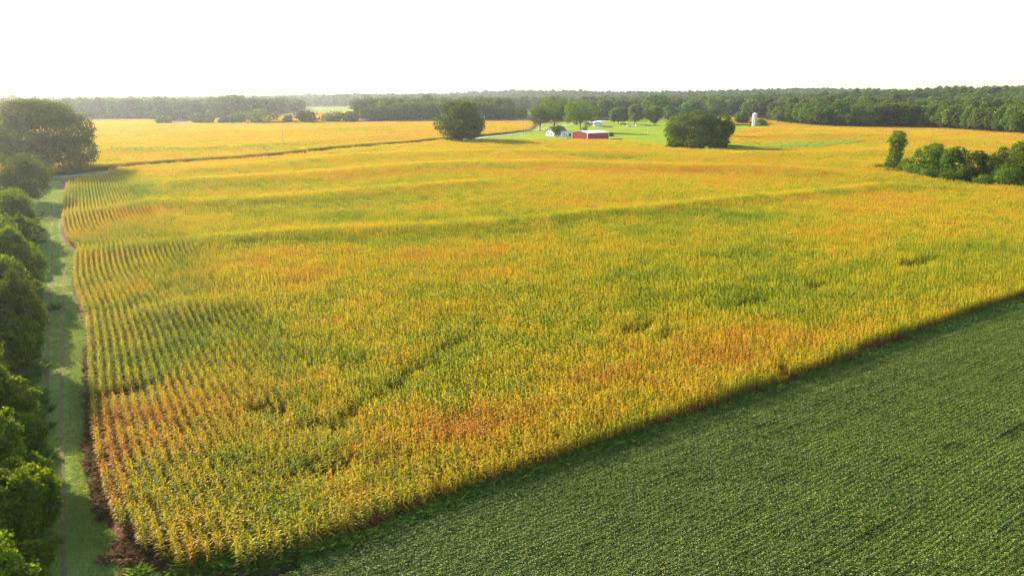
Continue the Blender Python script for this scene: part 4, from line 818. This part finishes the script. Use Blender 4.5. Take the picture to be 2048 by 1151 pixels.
# farmhouse: long gabled body, gable towards the left, white wing towards the barn
hx, hy, hz_ = frame(1107, 273)
house = link('farmhouse', None, loc=(hx, hy, hz_), rz=math.radians(38), label='white farmhouse with a brown gable roof and a white wing, left of the red barn', cat='house')
W1, L1, H1, R1 = 8.5, 13.0, 3.2, 3.4
m = MB(); m.prism([(0, 0), (W1, 0), (W1, H1), (W1/2, H1+R1), (0, H1)], 0, L1); link('wall', m.mesh('wall', M['white']), house)
rm = MB(); s1 = R1/(W1/2); e = .4
rm.prism([(-e, H1-e*s1), (W1/2, H1+R1+.02), (W1+e, H1-e*s1), (W1+e, H1+.2-e*s1), (W1/2, H1+R1+.24), (-e, H1+.2-e*s1)], -.35, L1+.35)
rr = link('roof', rm.mesh('roof', M['brownroof']), house)
link('chimney', MB().box(L1*.6-.35, L1*.6+.35, W1/2-.35, W1/2+.35, H1+R1-.4, H1+R1+1.1).mesh('chimney', M['rust']), rr)
def window(par, x, y, z, w_, h_, axis):
    t = .06
    if axis == 'x': fr = MB().box(x-t, x, y-w_/2-.08, y+w_/2+.08, z-.08, z+h_+.08); gl = MB().box(x-t-.02, x-t, y-w_/2, y+w_/2, z, z+h_)
    else: fr = MB().box(x-w_/2-.08, x+w_/2+.08, y-t, y, z-.08, z+h_+.08); gl = MB().box(x-w_/2, x+w_/2, y-t-.02, y-t, z, z+h_)
    f = link('window', fr.mesh('frame', M['white']), par); link('pane', gl.mesh('pane', M['glass']), f)
window(house, 0, 2.4, 1.1, .9, 1.3, 'x'); window(house, 0, 6.0, 1.1, .9, 1.3, 'x'); window(house, 0, 4.25, 4.0, .8, 1.1, 'x')
window(house, 2.2, 0, 1.1, 1.0, 1.2, 'y')
# wing
wing = MB(); wing.box(3.6, 12.6, -5.6, -.003, 0, 2.7); wg = link('wing', wing.mesh('wing', M['white']), house)
wr = MB(); wr.prism([(-6.0, 2.75), (-.01, 3.35), (-.01, 3.5), (-6.0, 2.9)], 3.3, 12.9); link('wing_roof', wr.mesh('roof', M['roofmetal']), wg)
link('garage_opening', MB().box(9.9, 12.3, -5.66, -5.603, .05, 2.2).mesh('opening', M['dark']), wg)  # flat dark panel on the wall, coloured as the shaded garage interior
link('door', MB().box(7.2, 8.1, -5.67, -5.603, .05, 2.1).mesh('door', M['grey']), wg)
window(wg, 5.4, -5.6, 1.1, 1.2, 1.0, 'y'); link('wing_window', MB().box(3.52, 3.6, -3.6, -2.4, 1.1, 2.1).mesh('window', M['glass']), wg)
# shed
sx_, sy_, sz_ = frame(1189, 252.5)
shed = link('storage_shed', None, loc=(sx_, sy_, sz_), rz=math.radians(8), label='small blue grey shed with a pale sloping roof beside the gravel driveway', cat='shed')
link('wall', MB().prism([(0, 0), (7, 0), (7, 4.6), (0, 3.9)], 0, 7.4).mesh('wall', M['grey']), shed)
link('roof', MB().prism([(-.4, 3.94), (7.3, 4.72), (7.3, 4.86), (-.4, 4.08)], -.4, 7.8).mesh('roof', M['roofmetal']), shed)
link('door', MB().box(1.2, 3.4, -.06, -.003, .05, 2.6).mesh('door', M['white']), shed)
link('lean_to_roof', MB().prism([(0, 3.0), (6, 3.5), (6, 3.62), (0, 3.12)], -4.6, -.42).mesh('lean', M['roofmetal']), shed)
for yy in (.4, 5.6): link('post', MB().box(-4.4, -4.25, yy, yy+.15, 0, 3.0).mesh('post', M['white']), shed)
# silo
qx, qy, qz = frame(1508, 252)
Hs = z_top(225, qy)-qz; rs = 4.3*qy*math.sqrt(1)/F*1.0
silo = link('grain_silo', None, loc=(qx, qy, qz), label='white weathered concrete silo with a domed cap among the far corn', cat='silo')
link('tower', MB().lathe([(rs, -.3), (rs, Hs-rs*1.15)], 28).mesh('tower', M['silo'], False), silo)
link('dome', MB().lathe([(rs*1.04, Hs-rs*1.15+.01)]+[(rs*1.02*math.cos(a), Hs-rs*1.13+rs*1.1*math.sin(a)) for a in np.linspace(0.02, PI/2-.05, 9)], 28).mesh('dome', M['roofmetal'], True), silo)
hp = MB()
for i in range(9): zz = .8+i*(Hs-rs*1.2-1)/8; hp.lathe([(rs+.04, zz), (rs+.04, zz+.12)], 28)
link('hoops', hp.mesh('hoops', M['grey']), silo)
ch = MB(); ch.box(-rs*.2-.55, -rs*.2+.35, -rs-.55, -rs+.2, 0, Hs-rs*1.6); link('chute', ch.mesh('chute', M['silo']), silo)

# poles
def pole(label, u, v, vt, mat='polewood', arm=True, lean=0, r0=.15, cat='utility pole', name='utility_pole'):
    x, y, z = frame(u, v); H = z_top(vt, y)-z; o = link(name, None, loc=(x, y, z), label=label, cat=cat)
    o.rotation_euler = (0, lean, R.uniform(-.3, .3))
    link('pole', MB().tube([(0, 0, -.5), (0, 0, H*.5), (0, 0, H)], [r0, r0*.85, r0*.65], 8).mesh('pole', M[mat], True), o)
    if arm:
        c = link('crossarm', MB().box(-.7, .7, -.06, .06, H-.75, H-.6).mesh('arm', M[mat]), o)
        for q in (-.6, 0, .6): link('insulator', MB().lathe([(.04, H-.6+.002), (.06, H-.5), (.03, H-.42)], 6, (q, 0)).mesh('ins', M['grey']), c)
pole('brown utility pole standing in the corn beyond the road', 567, 294, 265)
pole('pale utility pole beside the solitary round tree', 969, 264, 232, 'palepole')
pole('pale utility pole on the lawn left of the farmhouse', 1049, 270, 240, 'palepole')
pole('slim pale utility pole on the lawn left of the big tree cluster', 1295, 272.5, 241, 'palepole')
pole('thin leaning pole behind the red barn', 1199.5, 264, 254, 'wood', False, .12, .09, 'pole', 'leaning_pole')
pole('short grey wooden post right of the big oak trunk', 123, 327, 308, 'wood', False, 0, .12, 'post', 'wooden_post')

# yard things
def wheel(par, x, y, r, wd=.28):
    m = MB(); b = len(m.v); n = 16
    for yy in (y-wd/2, y+wd/2):
        for k in range(n): a = 2*PI*k/n; m.v.append((x+r*math.cos(a), yy, r+r*math.sin(a)))
    m.f += [[k, (k+1) % n, n+(k+1) % n, n+k] for k in range(n)]; m.f += [list(range(n))[::-1], list(range(n, 2*n))]
    w_ = link('wheel', m.mesh('tyre', M['rubber']), par)
    m2 = MB(); rr_ = r*.5; m2.v = [(x+rr_*math.cos(2*PI*k/12), y+s_*(wd/2+.012), r+rr_*math.sin(2*PI*k/12)) for s_ in (-1, 1) for k in range(12)]; m2.f = [list(range(12))[::-1], list(range(12, 24))]
    link('rim', m2.mesh('rim', M['grey']), w_)
# pickup truck under the dark green lawn tree
x, y, z = frame(1294, 252.5); tk = link('pickup_truck', None, loc=(x, y-1, z), rz=math.radians(-6), label='dark grey pickup truck parked under the dark green lawn tree', cat='pickup truck')
link('body', MB().prism([(0, .5), (0, 0.5)], 0, 0).mesh('x', M['truck'])) if False else None
bd = MB(); prof = [(-2.9, .45), (2.9, .45), (2.9, 1.05), (2.7, 1.15), (1.5, 1.2), (.9, 1.8), (-.7, 1.85), (-1.0, 1.2), (-2.9, 1.2)]
bv = [(px, yy, pz) for yy in (-.95, .95) for px, pz in prof]; nP = len(prof); bd.v = bv; bd.f = [list(range(nP)), list(range(nP, 2*nP))[::-1]]+[[i, nP+i, nP+(i+1) % nP, (i+1) % nP] for i in range(nP)]
link('body', bd.mesh('body', M['truck']), tk)
for s_ in (-1, 1): link('side_window', MB().poly([(-.6, s_*.962, 1.25), (1.2, s_*.962, 1.25), (.8, s_*.962, 1.7), (-.5, s_*.962, 1.72)]).mesh('glass', M['glass']), tk)
for xx in (-1.9, 1.9):
    for yy in (-.85, .85): wheel(tk, xx, yy, .4)
# flatbed trailer
x, y, z = frame(1262, 253.5); tl = link('flatbed_trailer', None, loc=(x, y, z), rz=math.radians(5), label='white flatbed trailer parked under the lawn trees', cat='trailer')
link('deck', MB().box(-4.5, 4.5, -1.2, 1.2, .85, 1.05).mesh('deck', M['white']), tl); link('drawbar', MB().tube([(4.5, 0, .8), (6, 0, .6)], [.08, .06], 6).mesh('bar', M['grey']), tl)
link('headboard', MB().box(4.35, 4.5, -1.15, 1.15, 1.052, 1.75).mesh('board', M['white']), tl)
for xx in (-1.6, -.6): 
    for yy in (-1.05, 1.05): wheel(tl, xx, yy, .38)
# old hay wagon with brown load
x, y, z = frame(1246, 250.5); hw = link('farm_wagon', None, loc=(x, y, z), rz=math.radians(12), label='rusty brown farm wagon with sagging load beside the white trailer', cat='wagon')
link('deck', MB().box(-3, 3, -1.1, 1.1, .9, 1.1).mesh('deck', M['rust']), hw)
ld = MB()
for k in range(16): ld.tube([(-2.8+.2*R.rand(), -1+.13*k, 1.2+.6*math.sin(k*.2)), (0, -1+.13*k, 1.5+.9*math.sin(k*.2)), (2.6+.3*R.rand(), -1+.13*k, 1.2+.5*math.sin(k*.2))], [.12, .2, .1], 6)
link('load', ld.mesh('load', M['wood']), hw)
for xx in (-2, 2):
    for yy in (-1, 1): wheel(hw, xx, yy, .42)
# disc harrow, dark, beside the shed
x, y, z = frame(1215, 255); dh = link('disc_harrow', None, loc=(x, y, z), rz=math.radians(4), label='dark disc harrow lying on the lawn right of the shed', cat='farm implement')
fr_ = MB()
for yy in (-1, .2, 1.2): fr_.box(-5, 5, yy-.08, yy+.08, .7, .86)
for xx in (-4.6, -1.5, 1.5, 4.6): fr_.box(xx-.08, xx+.08, -1.1, 1.3, .862, 1.0)
link('frame', fr_.mesh('frame', M['dark']), dh)
for yy in (-.9, 1.1):
    dm = MB()
    for k in range(18):
        xx = -4.7+k*.55; b = len(dm.v); dm.v += [(xx+.1*s_, yy+.34*math.cos(a), .36+.34*math.sin(a)) for s_ in (0, 1) for a in np.linspace(0, 2*PI, 11)[:-1]]
        dm.f += [[b+i for i in range(10)], [b+10+i for i in range(10)][::-1]]+[[b+i, b+10+i, b+10+(i+1) % 10, b+(i+1) % 10] for i in range(10)]
    link('disc_gang', dm.mesh('discs', M['rust']), dh)
# log pile right of the barn: three long logs
for j, (dx_, dz_) in enumerate(((0, 0), (.75, 0), (.38, .62))):
    x, y, z = frame(1220, 281); lo = link('log', MB().tube([(0, 0, 0), (3.5, .1, .03), (8.2, -.1, 0)], [.36, .34, .3], 10).mesh('log', M['wood'], False), None, (x, y+dx_, z+.34+dz_), math.radians(6), label=['long brown log on the grass right of the red barn, nearest of three', 'long brown log right of the red barn, farther of the two below', 'long brown log lying on top of the other two right of the barn'][j], cat='log', group='logs beside the barn')
# low cart left of the barn
x, y, z = frame(1141, 279.5); ct = link('low_cart', None, loc=(x, y, z), rz=math.radians(10), label='low brown wooden cart on the grass left of the red barn', cat='cart')
link('bed', MB().box(-2.4, 2.2, -.8, .8, .5, .75).mesh('bed', M['wood']), ct); link('side_board', MB().box(-2.4, 2.2, .74, .8, .752, 1.1).mesh('b', M['wood']), ct)
for yy in (-.8, .8): wheel(ct, -.6, yy, .33, .2)

# ------------------------------------------------------------------ haze
hm, t, o = new_mat('haze'); pv_ = t.nodes.new('ShaderNodeVolumePrincipled')
pv_.inputs['Color'].default_value = (0.78, 0.83, 0.88, 1); pv_.inputs['Density'].default_value = 0.000085; pv_.inputs['Anisotropy'].default_value = 0.65
t.links.new(pv_.outputs[0], o.inputs['Volume'])
link('haze', MB().box(-11500, 11500, -400, 11500, -8, 62).mesh('haze', hm), kind='stuff', label='thin warm morning haze lying over the whole farmland', cat='haze')
